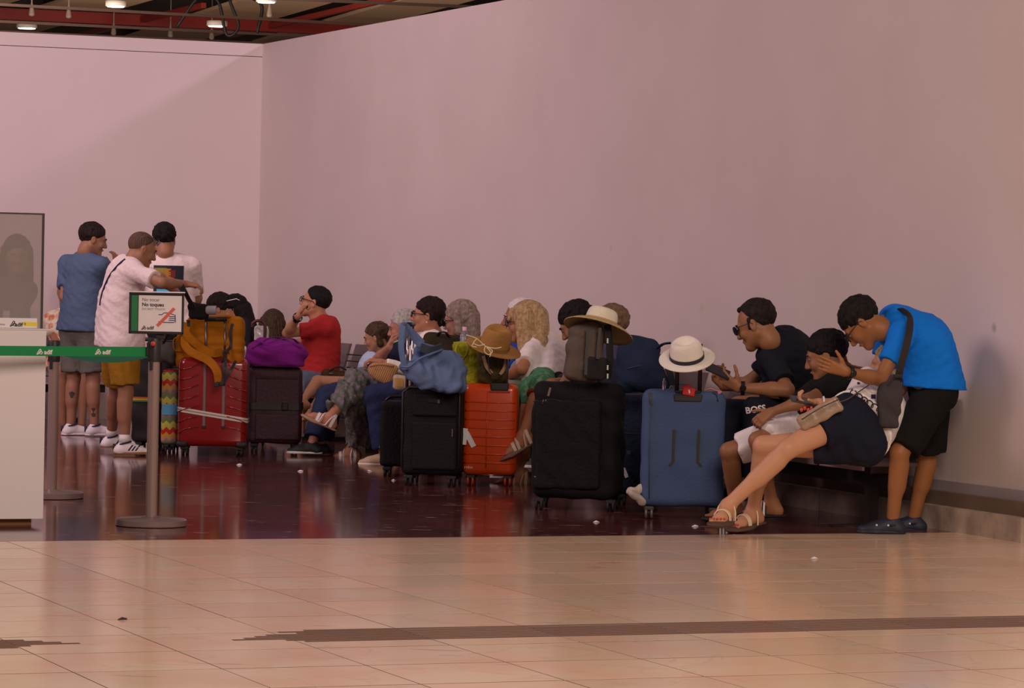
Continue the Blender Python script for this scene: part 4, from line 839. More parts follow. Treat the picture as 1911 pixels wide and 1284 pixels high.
dd = unit(V3(-.95, -.2, 0)); phone(0, W(1500, 748, r.wr[-1][1]-.04), V3(.25, -.35, .9), unit(V3(-.85, -.25, .25)), (.078, .16, .010), (70, 58, 62), 'smartphone in a dusky case held by the woman lying back')
for k in range(4):
    q = W(1496+k*6, 765-(k % 2)*3, r.wr[-1][1]-.07); bm = bmesh.new(); bmesh.ops.create_icosphere(bm, subdivisions=2, radius=.0095, matrix=Matrix.Translation(local(r.t, q)) @ Matrix.Diagonal((1, .8, 1.35, 1))); bmo('fingernail', bm, M((206, 62, 44), .3), r.t, True)

s_ = Person('boy in a bright blue tshirt and black shorts stooping at the bench end', W(1742, 724, 19.5), W(1656, 604, 19.4), rightof(-86), .98, (146, 82, 48), mid=V3(.085, 0, .075), fat=1.04)
s_.arm(-1, (1643, 708, True), (1580, 694, True), (unit(V3(-.93, -.15, .28)), V3(.0, .95, .2), dict(curl=.18, spread=.1, thumb=.25)), .30, .26); s_.arm(1, (1640, 705, False), (1585, 688, False), (unit(V3(-.9, .1, .3)), V3(0, -.9, .2), dict(curl=.25)), .30, .26)
s_.an[-1] = W(1666, 968, 19.35); s_.an[1] = W(1706, 965, 19.75); s_.kn[-1] = W(1679, 845, 19.3); s_.kn[1] = W(1731, 850, 19.7); s_.toe = {w: s_.an[w]+hd(-92)*.2 for w in (1, -1)}
s_.head(W(1609, 605, 19.33), hd(-76, 54), tipup(-76, 54), 1.12); s_.body(); s_.shirt((10, 104, 200), .62, .0, .018, .006, loose=.03, cutn=V3(-.05, 0, -1)); s_.pants((24, 18, 18), .93, .024, .024, waist=.08)
s_.hair((22, 14, 15), (36, 24, 22), .016, (.094, .062), (-.10, -.062), wav=.004); s_.brows((24, 15, 14)); s_.glasses((30, 24, 26), None, .022, thick=.0025); s_.watch(-1, (16, 14, 16), .94, .036)
for w in (1, -1):                      # rubber clogs with a heel strap
    o = s_.sneaker(w, (38, 40, 58), (32, 33, 48), None, None, 'clog', L=.285); d = hd(-92); a_ = s_.an[w]
    tubeo('heel_strap', spline([a_+d*.02+Z*-.035+V3(0, -.052, 0), a_-d*.055-Z*.03, a_+d*.02-Z*.035+V3(0, .052, 0)]), .009, M((36, 38, 54), .6), o, flat=.004)
    for q in (.01, .075):
        bm = bmesh.new(); bmesh.ops.create_icosphere(bm, subdivisions=1, radius=.007, matrix=Matrix.Translation(local(o, a_+d*(q+.02)-Z*(.035)+V3(0, -.052+q*.1, 0)))); bmo('rivet', bm, M((170, 160, 160), .4), o)

# --- somebody behind the counter glass
t_ = Person('person seen dimly through the counter glass, dark clothes', W(12, 640, 24.5), W(16, 526, 24.5), rightof(185), .92, (120, 80, 70), vox=.014, fem=True)
t_.stand(1, W(18, 800, 24.5)); t_.stand(-1, W(36, 800, 24.5)); t_.arm(1, (-12, 590), (-4, 640)); t_.arm(-1, (36, 590), (30, 640)); t_.toe = {w: t_.an[w]+hd(180)*.2 for w in (1, -1)}
t_.head(W(32, 478, 24.45), hd(165, 5), (0, 0, 1), 1.1); t_.body(); t_.shirt((70, 58, 64), 1.8, .02, vox=.012); t_.pants((50, 44, 48), 1.9, vox=.012); t_.hair((52, 38, 36), None, .02, (.085, .07), (-.1, -.08), caps=[((.07, -.03, .04), (.08, -.03, -.16), .04, .04), ((-.07, -.03, .04), (-.08, -.03, -.16), .04, .04)])
for w in (1, -1): t_.sneaker(w, (50, 44, 44), (60, 50, 50))

M = _M
# ------------------------------------------------------------------ counter, glass, belt posts, sign
cg = G(80, 980); ct = 1.42-(615-493.6)/340.
cs, ctt = st(cg)[:2]
cnt = thing('service_counter', 'plain white service counter cut off by the left edge', 'counter')
CW = M((206, 168, 156), .55)
pyd('front_panel', quad(cs-.7, cs, ctt, ctt+1.6, .035, ct), BOXF, CW, cnt)
pyd('toe_kick', quad(cs-.66, cs-.06, ctt+.05, ctt+1.55, 0, .035), BOXF, M((110, 66, 42), .7), cnt)
pyd('worktop_edge', quad(cs-.7, cs+.006, ctt-.02, ctt+1.6, ct, ct+.006), BOXF, M((214, 178, 168), .5), cnt)
gl = thing('glass_screen', 'tall hazy glass screen with a dark edge standing on the white counter', 'screen')
gs = cs-.12; gz = 1.42+(492-399)/342.
gm = bpy.data.materials.new('counter_glass'); gm.use_nodes = True; nt = gm.node_tree; b = nt.nodes['Principled BSDF']
b.inputs['Base Color'].default_value = (.46, .43, .41, 1); b.inputs['Roughness'].default_value = .08
tr_ = nt.nodes.new('ShaderNodeBsdfTransparent'); mx = nt.nodes.new('ShaderNodeMixShader'); mx.inputs[0].default_value = .52
nt.links.new(tr_.outputs[0], mx.inputs[1]); nt.links.new(b.outputs[0], mx.inputs[2]); nt.links.new(mx.outputs[0], nt.nodes['Material Output'].inputs[0])
t0 = ctt+.005
pyd('pane', quad(gs-.005, gs+.005, t0, ctt+1.5, ct+.006, gz), BOXF, gm, gl)
pyd('edge_strip', quad(gs-.008, gs+.008, t0-.012, t0, ct+.006, gz+.008), BOXF, M((34, 30, 32), .5), gl)
pyd('edge_strip', quad(gs-.008, gs+.008, t0, ctt+1.5, gz, gz+.008), BOXF, M((34, 30, 32), .5), gl)
lab = pyd('label_band', quad(gs+.0055, gs+.0075, t0+.02, ctt+1.5, ct+.008, ct+.062), BOXF, M((206, 172, 166), .5), gl)
def gq(px, py): return onplane(px, py, gs+.009)
def onplane(x, y, s):
    d = ray(x, y); k = ((O+U*s-CAMP)@U)/(d@U); return CAMP+d*k
AX = unit(-N)
text('lettering', 'adif', .030, gq(28, 609), AX, Z, M((40, 30, 34), .6), gl, bold=.001)
text('lettering', 'mitma', .018, gq(-6, 607), AX, Z, M((60, 48, 50), .6), gl)
def logo(name, org, ax, ay, h, mat, parent):   # leaning loops mark beside the word
    S2 = [spline([org+ax*x*h+ay*y*h for x, y in pp], 5) for pp in (((0, 0), (.35, .55), (.62, .95), (.85, .75), (.62, .5), (.3, .12), (.05, .0)), ((.5, .1), (.75, .5), (1.05, .45), (1.0, .15), (.7, .1)))]
    for q in S2: tubeo(name, q, .075*h, mat, parent, flat=.0008, nrm=np.cross(ax, ay))
logo('logo', gq(19, 609), AX, Z, .03, M((40, 30, 34), .6), gl)
pyd('yellow_label', [gq(43, 601), gq(70, 602), gq(70, 609), gq(43, 608)], [(0, 3, 2, 1)], M((186, 146, 40), .6), gl)
pyd('yellow_label', [gq(45, 602.5), gq(48, 602.6), gq(48, 607), gq(45, 607)], [(0, 3, 2, 1)], M((150, 60, 30), .6), gl)
for x in (6, 57):
    q0 = gq(x, 594); bx_ = thing('paper_card', 'small white card standing behind the counter glass, '+('left one' if x < 20 else 'right one'), 'card', 'cards behind the glass', tuple(onplane(x+6, 595, gs-.06)))
    box('card', (0, 0, .022), (.036, .004, .046), M((190, 170, 160), .7), bx_)

BELT = M((6, 92, 48), .7, 0, (200., .15)); BELTD = M((8, 70, 44), .75)
def post(px, py, top, label, sign=False):
    p = G(px, py); t = thing('barrier_post', label, 'post', 'belt barrier posts', tuple(p))
    bm = bmesh.new(); lathe(bm, [(.188, 0), (.195, .004), (.195, .034), (.188, .040), (.06, .046), (.05, .052)], 48); bmo('base', bm, M((172, 152, 146), .3, .35), t, True).data.set_sharp_from_angle(angle=R(40))
    bm = bmesh.new(); lathe(bm, [(.032, .05), (.0315, top-.13)], 28); bmo('pole', bm, M((186, 164, 156), .28, .35), t, True).data.set_sharp_from_angle(angle=R(40))
    bm = bmesh.new(); lathe(bm, [(.036, top-.13), (.0375, top-.12), (.0375, top-.012), (.034, top-.002), (.02, top)], 28); bmo('belt_head', bm, M((30, 24, 26), .45), t, True).data.set_sharp_from_angle(angle=R(40))
    box('belt_slot', (-.034, -.012, top-.06), (.012, .03, .07), BLACK, t); box('clip', (-.012, -.040, top-.150), (.018, .012, .05), BLACK, t, .004)
    return t, p
post1, p1 = post(282, 981, 1.03, 'nearer polished steel belt post carrying the framed notice')
post2, p2 = post(96, 929, .96, 'steel belt post behind the edge of the white counter')
bm = bmesh.new(); lathe(bm, [(.014, 0), (.014, .03), (.010, .034)], 16, Matrix.Translation((.0, -.038, 1.0)) @ Matrix.Rotation(R(90), 4, 'X')); bmo('red_button', bm, M((150, 44, 36), .4), post1, True)
def belt(name, a, b, h, label, sag, mat, n=24):
    t = thing('barrier_belt', label, 'belt', 'green barrier belts', tuple(lerp(a, b, .5)))
    vs = []
    for i in range(n+1):
        q = lerp(a, b, i/n)-Z*sag*4*(i/n)*(1-i/n)
        vs += [q-Z*h/2, q+Z*h/2]
    nn = unit(np.cross(b-a, Z)); nn = nn if nn@(CAMP-a) > 0 else -nn
    v2 = [v-nn*.0015 for v in vs]+[v+nn*.0015 for v in vs]; m2 = len(vs); fs = []
    for i in range(n):
        fs += [(2*i, 2*i+1, 2*i+3, 2*i+2), (m2+2*i+1, m2+2*i, m2+2*i+2, m2+2*i+3), (2*i+1, m2+2*i+1, m2+2*i+3, 2*i+3), (m2+2*i, 2*i, 2*i+2, m2+2*i+2)]
    pyd('webbing', v2, fs, mat, t, smooth=False); return t, nn
zb = 1.42-(655.5-497)/340.
a0 = G(282, 981)+Z*zb-V3(.04, .0, 0); b0 = W(-160, 657.5, 18.1); 
BELTC = M((196, 190, 170), .7)
b0[2] = a0[2]
post3, p3 = post(*(lambda q: (q[0], q[1]))(((b0-V3(0, 0, b0[2])-CAMP)@RT/((b0-V3(0, 0, b0[2])-CAMP)@FW)*FPX+CX, CY-(b0-V3(0, 0, b0[2])-CAMP)@UPV/((b0-V3(0, 0, b0[2])-CAMP)@FW)*FPX)), 1.03, 'steel belt post out beyond the left edge holding the front belt')
bt, nn = belt('b', a0, b0, .053, 'front green barrier belt crossing before the white counter', .0, BELT)
ax_ = unit(a0-b0)
def onbelt(px, py): d = ray(px, py); k = ((a0-CAMP)@nn)/(d@nn); return CAMP+d*k+nn*.003
for px in (68, 177):
    logo('logo', onbelt(px, 661.5), ax_, Z, .030, BELTC, bt); text('lettering', 'adif', .033, onbelt(px+14, 660.8), ax_, Z, BELTC, bt, bold=.0012)
a1 = p2+Z*.905+V3(.03, -.02, 0); b1 = p1+Z*.95+V3(-.03, .04, 0)
bt2, n2 = belt('c', a1, b1, .055, 'rear green barrier belt sagging from the post behind the counter', .04, BELTD)
ax2 = unit(b1-a1)
for f_, w_ in ((.04, 'is'), (.20, 'is')): text('lettering', w_, .032, lerp(a1, b1, f_)-Z*(.04*4*f_*(1-f_)+.01)+n2*.003*(1 if n2@(CAMP-a1) > 0 else -1), ax2, Z, M((120, 130, 100), .7), bt2)

sg = thing('notice_frame', 'framed white do not touch notice with a green side band on the steel post', 'sign', None, tuple(p1+Z*1.03))
sx, sz = .300, .226; c0 = W(292, 585, p1[1]-.03); cl = local(sg, [c0])[0]
ry = R(-1.2)
def SG(x, z, y=0.): return (cl[0]+x*math.cos(ry)-z*math.sin(ry)*0, cl[1]+y, cl[2]+z+x*math.sin(-ry)*.0)
bk = box('backing', SG(0, 0, .004), (sx, .008, sz), M((36, 24, 26), .5), sg)
PAP = M((206, 174, 168), .18, 0, (9., .25), 'sleeve', .6)
box('sheet', SG(.020, 0, -.0015), (sx-.064, .003, sz-.030), PAP, sg); box('green_band', SG(-sx/2+.030, 0, -.0015), (.034, .003, sz-.030), M((40, 86, 56), .18, 0, (9., .25), 'sleeve2', .6), sg)
for nm, x, z, w_, h_ in (('frame_bar', 0, sz/2-.005, sx, .010), ('frame_bar', 0, -sz/2+.006, sx, .012), ('frame_bar', -sx/2+.005, 0, .010, sz), ('frame_bar', sx/2-.005, 0, .010, sz)): box(nm, SG(x, z, -.004), (w_, .010, h_), M((30, 20, 22), .4), sg, .002)
box('top_cap', SG(.0, sz/2+.004, 0), (sx+.01, .014, .007), M((210, 190, 184), .4), sg, .002)
box('mount', SG(.02, -sz/2-.014, .03), (.05, .04, .03), BLACK, sg, .004)
ow = np.array(sg.location); X1 = V3(1, 0, 0)
def SW(x, z): return ow+np.array(SG(x, z, -.0035))
INK = M((44, 30, 34), .6)
text('lettering', 'No tocar', .026, SW(-.080, .066), X1, Z, INK, sg); text('lettering', 'No toqueu', .027, SW(-.080, .039), X1, Z, INK, sg, bold=.001); text('lettering', 'DO NOT TOUCH', .016, SW(-.080, .018), X1, Z, INK, sg)
logo('logo', SW(-.080, -.090), X1, Z, .022, INK, sg); text('lettering', 'adif', .026, SW(-.050, -.088), X1, Z, INK, sg, bold=.0008)
for q in (((.012, -.006), (.030, -.006), (.042, .004), (.075, .004), (.088, -.004), (.103, -.006), (.105, -.045), (.092, -.048), (.040, -.048), (.012, -.044)), ((.070, -.016), (.104, -.015)), ((.070, -.026), (.104, -.025)), ((.068, -.036), (.103, -.036))):
    tubeo('hand_outline', [SW(*v)-V3(0, .0004, 0) for v in q], .0022, M((52, 40, 74), .6), sg, flat=.0008, nrm=V3(0, 1, 0))
tubeo('strike_bar', [SW(.006, -.068)-V3(0, .0015, 0), SW(.098, .030)-V3(0, .0015, 0)], .0085, M((168, 66, 58), .5), sg, flat=.0008, nrm=V3(0, 1, 0))

# ------------------------------------------------------------------ benches
SEATM = M((132, 118, 122), .4, .6); BEAM = M((30, 22, 22), .5)
def bench(org, ax, out, n, label, pitch=.575):
    t = thing('seat_row', label, 'bench', 'rows of waiting seats', tuple(org))
    w = lambda s, o, z: org+ax*s+out*o+Z*z
    def bx2(nm, s0, s1, o0, o1, z0, z1, mat, par=t, tilt=0.):
        v = [w(s, o+(tilt*(z-z0)), z) for z in (z0, z1) for s, o in ((s0, o0), (s1, o0), (s1, o1), (s0, o1))]
        v = [np.asarray(q) for q in v]; o_ = pyd(nm, v, BOXF, mat, par); bm = bmesh.new(); bm.from_mesh(o_.data); bmesh.ops.recalc_face_normals(bm, faces=bm.faces[:]); bm.to_mesh(o_.data); bm.free(); return o_
    L = n*pitch; bx2('beam', .05, L-.05, .20, .28, .26, .33, BEAM)
    for s in (.35, L-.35):
        bx2('leg', s-.03, s+.03, .21, .27, .03, .27, BEAM); bx2('foot_bar', s-.035, s+.035, -.02, .50, .0 if org[2] > -.01 else .021, .03, BEAM)
    for k in range(n):
        s = k*pitch+.025; e = s+pitch-.05
        sp = bx2('seat', s, e, .02, .46, .385, .405, SEATM); bx2('front_lip', s, e, .46, .475, .360, .405, M((206, 178, 176), .4, .2), sp); bx2('bracket', (s+e)/2-.04, (s+e)/2+.04, .18, .30, .33, .386, M((120, 104, 104), .4, .8), sp)
        bp = bx2('backrest', s, e, .0, .02, .44, .80, SEATM, t, -.28)
        for j in range(5): bx2('slot', s+.06, e-.06, .0205, .0225, .49+j*.055, .50+j*.055, M((40, 34, 36), .7), bp, -.28)
        bx2('back_bracket', (s+e)/2-.03, (s+e)/2+.03, .0, .05, .39, .50, BEAM, bp, -.2)
    return t
sp = [-12.3, -9.9, -7.5, -5.1, -2.7]
for k, s in enumerate(sp):
    nn_ = 4 if k < 4 else 7
    bench(WP(s, .16 if k < 4 else .03)-Z*(0 if k < 4 else .02), U, N, 4 if k < 4 else 5, ['row of grey metal seats nearest the room corner', 'row of grey seats under the man in red', 'row of grey seats under the floral skirt and grey bob', 'row of grey seats under the blonde woman and bowed man', 'row of grey seats nearest the camera, under the reclining woman'][k], .575 if k < 4 else .59)
bench(WP(SC+.12, 1.4), N, U, 5, 'row of grey seats along the back wall behind the standing men', .6)
# ------------------------------------------------------------------ luggage
def caster(t, x, y, r=.028, mat=None, wm=None, z0=.075):
    f = bpy.data.objects.new('caster', None); f.location = (x, y, 0); f.empty_display_size = .02; finish(f, t, None, None, None, None)
    bm = bmesh.new(); bxm(bm, (0, 0, z0-.012), (.06, .06, .026), .008); bxm(bm, (0, .006, r+.018), (.016, .03, .04), .004); bmo('fork', bm, mat or RUBBER, f)
    for sx in (-1, 1):
        bm = bmesh.new(); lathe(bm, [(r*.5, -.008), (r, -.006), (r, .006), (r*.5, .008)], 18, Matrix.Translation((sx*.016, -.004, r)) @ Matrix.Rotation(R(90), 4, 'Y')); bmo('wheel', bm, wm or RUBBER, f, True).data.set_sharp_from_angle(angle=R(40))
def rods(t, pts, ztop, z0, mat, grip=(.03, .03), gm=None, r=.008):
    h = bpy.data.objects.new('trolley_handle', None); h.empty_display_size = .05; finish(h, t, None, None, None, None)
    for x, y in pts: tubeo('rod', [(x, y, z0), (x, y, ztop)], r, mat, h, 10, world=False)
    (xa, ya), (xb, yb) = pts; a = unit(V3(xb-xa, yb-ya, 0)); tubeo('grip', [V3(xa, ya, ztop)-a*.012, V3(xb, yb, ztop)+a*.012], .016, gm or BLACK, h, 10, world=False)
    return h
def tl(t, *p): return p
def suitcase(label, P, w, d, h, rz, mat, bev=.05, z0=.07, wheels=(RUBBER, RUBBER), soft=0., lean=0., name='suitcase', group=None, cr=.028):
    a = R(rz); off = V3(-math.sin(a)*d/2, math.cos(a)*d/2, 0)
    t = thing(name, label, 'suitcase', group, tuple(np.asarray(P)+off*.86), a)
    S = SDF(); z1 = h
    if soft:
        S.box((0, 0, (z0+z1)/2), (w/2, d/2, (z1-z0)/2), None, bev); S.wave(V3(.6, .3, 1), soft, .22, int(w*1000)); sh = S.obj('shell', .010, mat, t, world=False)
    else:
        bm = bmesh.new(); bxm(bm, (0, 0, (z0+z1)/2), (w, d, z1-z0), bev, seg=5); sh = bmo('shell', bm, mat, t, True)
    for x in (-1, 1):
        for y in (-1, 1): caster(t, x*(w/2-.055), y*(d/2-.045), cr, wheels[0], wheels[1], z0)
    return t, sh
def zl(t, name, pts, r, mat, par=None, **k): return tubeo(name, pts, r, mat, par or t, world=False, **k)
def loopz(w, d, z, bev=.05, n=6):      # rounded rectangle around a case at height z
    pts = []
    for cx, cy, a0 in ((w/2-bev, d/2-bev, 0), (-w/2+bev, d/2-bev, 90), (-w/2+bev, -d/2+bev, 180), (w/2-bev, -d/2+bev, 270)):
        for i in range(n+1): q = R(a0+90*i/n); pts.append((cx+bev*math.cos(q), cy+bev*math.sin(q), z(cx+bev*math.cos(q)) if callable(z) else z))
    return pts+[pts[0]]

# big red hard shell case with tape round it
REDS = M((104, 13, 12), .22, 0, None, 'shell', .5, None, .6)
rd, sh = suitcase('big glossy red hard suitcase with grey tape around its middle', G(395, 851), .525, .30, .745, 2, REDS, .055, wheels=(BLACK, RUBBER))
for sx in (-1, 1):
    for k in range(7):
        z = .20+k*.075; zl(rd, 'shell_ridge', [(sx*.255, -.146, z-.03+.02*k*.3), (sx*.20, -.1535, z+.004), (sx*.11, -.1535, z+.022*(1+k*.18))], .0055, REDS)
for x in (-.062, .082):
    box('handle_track', (x, -.150, .475), (.024, .008, .51), M((150, 130, 130), .35, .7), rd, .003); box('track_end', (x, -.152, .218), (.028, .010, .022), BLACK, rd, .004); box('track_top', (x, -.146, .725), (.045, .03, .03), BLACK, rd, .006)
rods(rd, ((-.062, -.10), (.082, -.10)), 1.035, .70, M((140, 132, 134), .35, .9), r=.010)
lp = loopz(.535, .31, lambda x: .312-.15*x, .055); tp = zl(rd, 'tape_band', lp, .019, M((150, 132, 130), .45), flat=.003, nrm=(0, 0, 1)) if False else None
bm = bmesh.new(); A = [bm.verts.new((x*1.003, y*1.003, z+o)) for o in (-.018, .018) for x, y, z in lp[:-1]]; n = len(lp)-1
for i in range(n): bm.faces.new((A[i], A[(i+1) % n], A[n+(i+1) % n], A[n+i]))
bmo('tape_band', bm, M((154, 136, 134), .45), rd); bm = bmesh.new(); A = [bm.verts.new((x*1.006, y*1.006, z+o)) for o in (-.004, .004) for x, y, z in lp[:-1]]
for i in range(n): bm.faces.new((A[i], A[(i+1) % n], A[n+(i+1) % n], A[n+i]))
bmo('tape_stripe', bm, M((128, 74, 48), .5), rd)
for sx in (-1, 1): box('corner_guard', (sx*.225, -.125, .088), (.085, .07, .05), BLACK, rd, .02)
zl(rd, 'zip', loopz(.529, .02, .1, .01)[:1]+[(.265, 0, .13), (.265, 0, .70), (.22, 0, .747), (-.22, 0, .747), (-.265, 0, .70), (-.265, 0, .13)], .005, BLACK)

# zigzag patterned case, seen edge on behind the post
zm = bpy.data.materials.new('zigzag'); zm.use_nodes = True; nt = zm.node_tree; L = nt.links.new; b = nt.nodes['Principled BSDF']
tc = nt.nodes.new('ShaderNodeTexCoord'); sx_ = nt.nodes.new('ShaderNodeSeparateXYZ'); L(tc.outputs['Object'], sx_.inputs[0])
def mth(op, a, b_=None):
    n_ = nt.nodes.new('ShaderNodeMath'); n_.operation = op
    for i, v in enumerate((a, b_)):
        if v is None: continue
        if isinstance(v, (int, float)): n_.inputs[i].default_value = v
        else: L(v, n_.inputs[i])
    return n_.outputs[0]
fr = mth('FRACT', mth('MULTIPLY', mth('ADD', mth('PINGPONG', mth('ADD', sx_.outputs[0], 2.), .026), sx_.outputs[2]), 5.4))
cr_ = nt.nodes.new('ShaderNodeValToRGB'); cr_.color_ramp.interpolation = 'CONSTANT'; cols = [(150, 24, 22), (152, 128, 56), (160, 134, 60), (86, 90, 54), (104, 84, 78), (150, 92, 76), (158, 104, 34), (150, 24, 22)]
while len(cr_.color_ramp.elements) < len(cols): cr_.color_ramp.elements.new(.5)
for i, c_ in enumerate(cols): e_ = cr_.color_ramp.elements[i]; e_.position = [0, .10, .24, .36, .50, .64, .76, .90][i]; e_.color = (*alb(*c_), 1)
L(fr, cr_.inputs[0]); L(cr_.outputs[0], b.inputs['Base Color']); b.inputs['Roughness'].default_value = .3
zz, _ = suitcase('narrow side of a zigzag patterned suitcase beside the red one', G(316, 846), .135, .42, .63, 0, zm, .03)
box('buckle_panel', (0, -.212, .335), (.118, .012, .085), M((72, 118, 160), .4), zz, .004); box('top_cap', (0, -.02, .628), (.12, .36, .02), M((150, 24, 26), .25, 0, None, 'gloss', .5, None, .5), zz, .008)
# dark cases behind the steel post
dk, _ = suitcase('black suitcase with a rainbow strap behind the steel post', G(272, 842), .23, .40, .78, 0, M((20, 16, 18), .7), .04, soft=.004)
lp = loopz(.24, .41, .40, .04); bm = bmesh.new(); n = len(lp)-1
for j, c_ in enumerate(((150, 60, 30), (150, 110, 30), (60, 84, 50))):
    bm = bmesh.new(); A = [bm.verts.new((x, y, z+.012-j*.012+o)) for o in (-.006, .006) for x, y, z in lp[:-1]]
    for i in range(n): bm.faces.new((A[i], A[(i+1) % n], A[n+(i+1) % n], A[n+i]))
    bmo('strap_stripe', bm, M(c_, .7), dk)
rods(dk, ((-.07, -.1), (.07, -.1)), .86, .7, CHROME)
dn_, _ = suitcase('dark navy suitcase squeezed behind the zigzag one', WP(0, 0, 0)*0+G(296, 834), .10, .36, .60, 0, M((22, 26, 44), .6), .03)
q = W(322, 656, 26.1); S = SDF(); S.cap(q+V3(-.10, .1, -.0), q+V3(.10, .1, -.02), .085, .10, k=.05); S.wave(V3(1, .2, .5), .006, .12, 4); tt = thing('duffel_bag', 'small grey duffel lying on the zigzag suitcase behind the notice', 'bag', None, (q[0], q[1], q[2]-.1)); S.obj('body', .010, cloth((78, 66, 66)), tt)
tubeo('carry_loop', spline([q+V3(-.07, .0, .06), q+V3(-.02, -.03, .14), q+V3(.06, .0, .06)]), .010, BLACK, tt, flat=.003)
tubeo('zip', [q+V3(-.12, .04, .075), q+V3(.11, .03, .08)], .004, BLACK, tt)

# orange backpack on the red case
OR = cloth((126, 66, 8), .4); q = W(397, 678, 25.95); bt_ = thing('backpack', 'mustard orange backpack strapped on top of the red suitcase', 'backpack', None, tuple(q))
def B3(px, py, dy=0.): return W(px, py, q[1]+dy)
S = SDF(); S.box(B3(398, 641, .06), (.205, .085, .20), None, .05); S.box(B3(441, 640, .02), (.062, .085, .20), None, .05, k=.01); S.box(B3(341, 655, .08), (.05, .075, .14), None, .04, k=.02)
for y in (613, 627, 645, 662): S.cap(B3(362, y, -.03), B3(428, y, -.03), .006, sub=True, k=.012)
S.wave(V3(.3, .2, 1), .004, .10, 3); S.obj('body', .009, OR, bt_)
def BD(y): return -.05 if y < 650 else -.05-.23*min(1, (y-650)/32)
for nm, pts in (('shoulder_strap', [(350, 603), (347, 620), (360, 636), (380, 652), (398, 659), (414, 656)]), ('shoulder_strap', [(345, 628), (346, 644), (360, 658), (388, 672), (404, 690), (409, 716)])):
    tubeo(nm, spline([B3(x, y, BD(y)-.03*math.sin(i)) for i, (x, y) in enumerate(pts)]), .030, OR, bt_, flat=.010, nrm=V3(0, 1, .2))
for pts in ([(434, 604), (430, 622), (431, 645), (424, 655)], [(352, 598), (352, 612)], [(420, 654), (421, 680), (416, 712)], [(440, 674), (430, 692), (417, 714)], [(404, 715), (420, 718)]):
    tubeo('black_webbing', spline([B3(x, y, BD(y)-.015) for x, y in pts]), .011, BLACK, bt_, flat=.004, nrm=V3(0, 1, .1))
for x, y in ((414, 716), (404, 718), (421, 656)): o = box('buckle', local(bt_, [B3(x, y, BD(y)-.02)])[0], (.04, .014, .034), BLACK, bt_, .006)
tubeo('side_loop', spline([B3(338, 625, -.0), B3(324, 634, -.02), B3(325, 652, -.02), B3(338, 656, 0)]), .007, OR, bt_, flat=.003)
tubeo('top_edge', spline([B3(348, 600), B3(372, 594), B3(398, 592), B3(425, 590), B3(444, 594)]), .012, OR, bt_, 8)
# black shoulder bag with a grey roll, its strap in the bald man's hand
q2 = W(372, 590, 25.75); sb = thing('shoulder_bag', 'black shoulder bag with a grey roll on top of the orange backpack', 'bag', None, tuple(q2)); S = SDF(); S.box(W(371, 582, 25.8), (.075, .05, .055), None, .03); S.cap(W(358, 570, 25.8), W(372, 580, 25.8), .03, .05, k=.03); S.wave(V3(1, .4, 1), .003, .06, 2); S.obj('body', .008, cloth((20, 14, 16)), sb)
bm = bmesh.new(); lathe(bm, [(.030, -.04), (.034, -.036), (.034, .036), (.030, .04)], 20); o = bmo('grey_roll', bm, M((112, 96, 98), .6), sb, True); o.matrix_basis = Matrix.Translation(local(sb, [W(394, 579, 25.78)])[0]) @ Matrix.Rotation(R(88), 4, 'Y'); o.data.set_sharp_from_angle(angle=R(40))
tubeo('strap', spline([W(338, 530, 25.6), W(346, 546, 25.6), W(353, 560, 25.65), W(362, 574, 25.7)]), .016, BLACK, sb, flat=.004, nrm=V3(0, 1, .2))
# plum case, purple duffel, umbrella
PLUM = M((44, 16, 26), .6, 0, (40., .2), 'plum'); pl_, _ = suitcase('plum soft suitcase with a black belt under the purple duffel', G(511, 845), .42, .28, .665, 3, PLUM, .045, soft=.003)
box('front_pocket', (.02, -.142, .46), (.34, .02, .26), PLUM, pl_, .01); box('front_pocket', (.02, -.142, .20), (.34, .02, .20), PLUM, pl_, .01); zl(pl_, 'zip', [(-.14, -.154, .575), (.18, -.154, .575)], .003, BLACK)
lp = loopz(.43, .29, .36, .045); n = len(lp)-1; bm = bmesh.new(); A = [bm.verts.new((x*1.02, y*1.06, z+o)) for o in (-.026, .026) for x, y, z in lp[:-1]]
for i in range(n): bm.faces.new((A[i], A[(i+1) % n], A[n+(i+1) % n], A[n+i]))
bmo('black_belt', bm, BLACK, pl_); box('belt_buckle', (.08, -.158, .36), (.05, .014, .056), BLACKG, pl_, .005)
PURP = cloth((96, 18, 88), .5); q = W(514, 684, 26.45); pd = thing('duffel_bag', 'bulging purple duffel lying on the plum suitcase', 'bag', None, tuple(q)); S = SDF(); S.cap(W(487, 660, 26.55), W(545, 662, 26.55), .118, .118, k=.04); S.box(W(515, 668, 26.55), (.20, .10, .085), None, .05, k=.05); S.wave(V3(.3, .3, 1), .008, .13, 7); S.cut(q-Z*.0, -Z); S.obj('body', .010, PURP, pd)
tubeo('carry_handle', spline([W(476, 636, 26.45), W(500, 640, 26.4), W(520, 634, 26.4), W(545, 632, 26.4), W(556, 640, 26.45)]), .014, PURP, pd, flat=.004); tubeo('zip', spline([W(470, 650, 26.43), W(515, 628, 26.52), W(562, 650, 26.43)]), .004, M((60, 12, 56), .6), pd)
um = thing('umbrella', 'rolled umbrella with a dark red hooked handle behind the purple duffel', 'umbrella', None, tuple(G(488, 836)))
ub = W(494, 632, 27.0); tubeo('handle', spline([W(470.5, 611, 27), W(472, 603, 27), W(481, 598.5, 27), W(491, 601, 27), W(495, 612, 27), ub]), .013, M((54, 16, 24), .4), um, 10)
tubeo('canopy', [ub, lerp(ub, G(490, 834), .5), lerp(ub, G(490, 834), .93), G(490, 834)], [.018, .035, .02, .006], M((70, 58, 64), .6), um, 12)
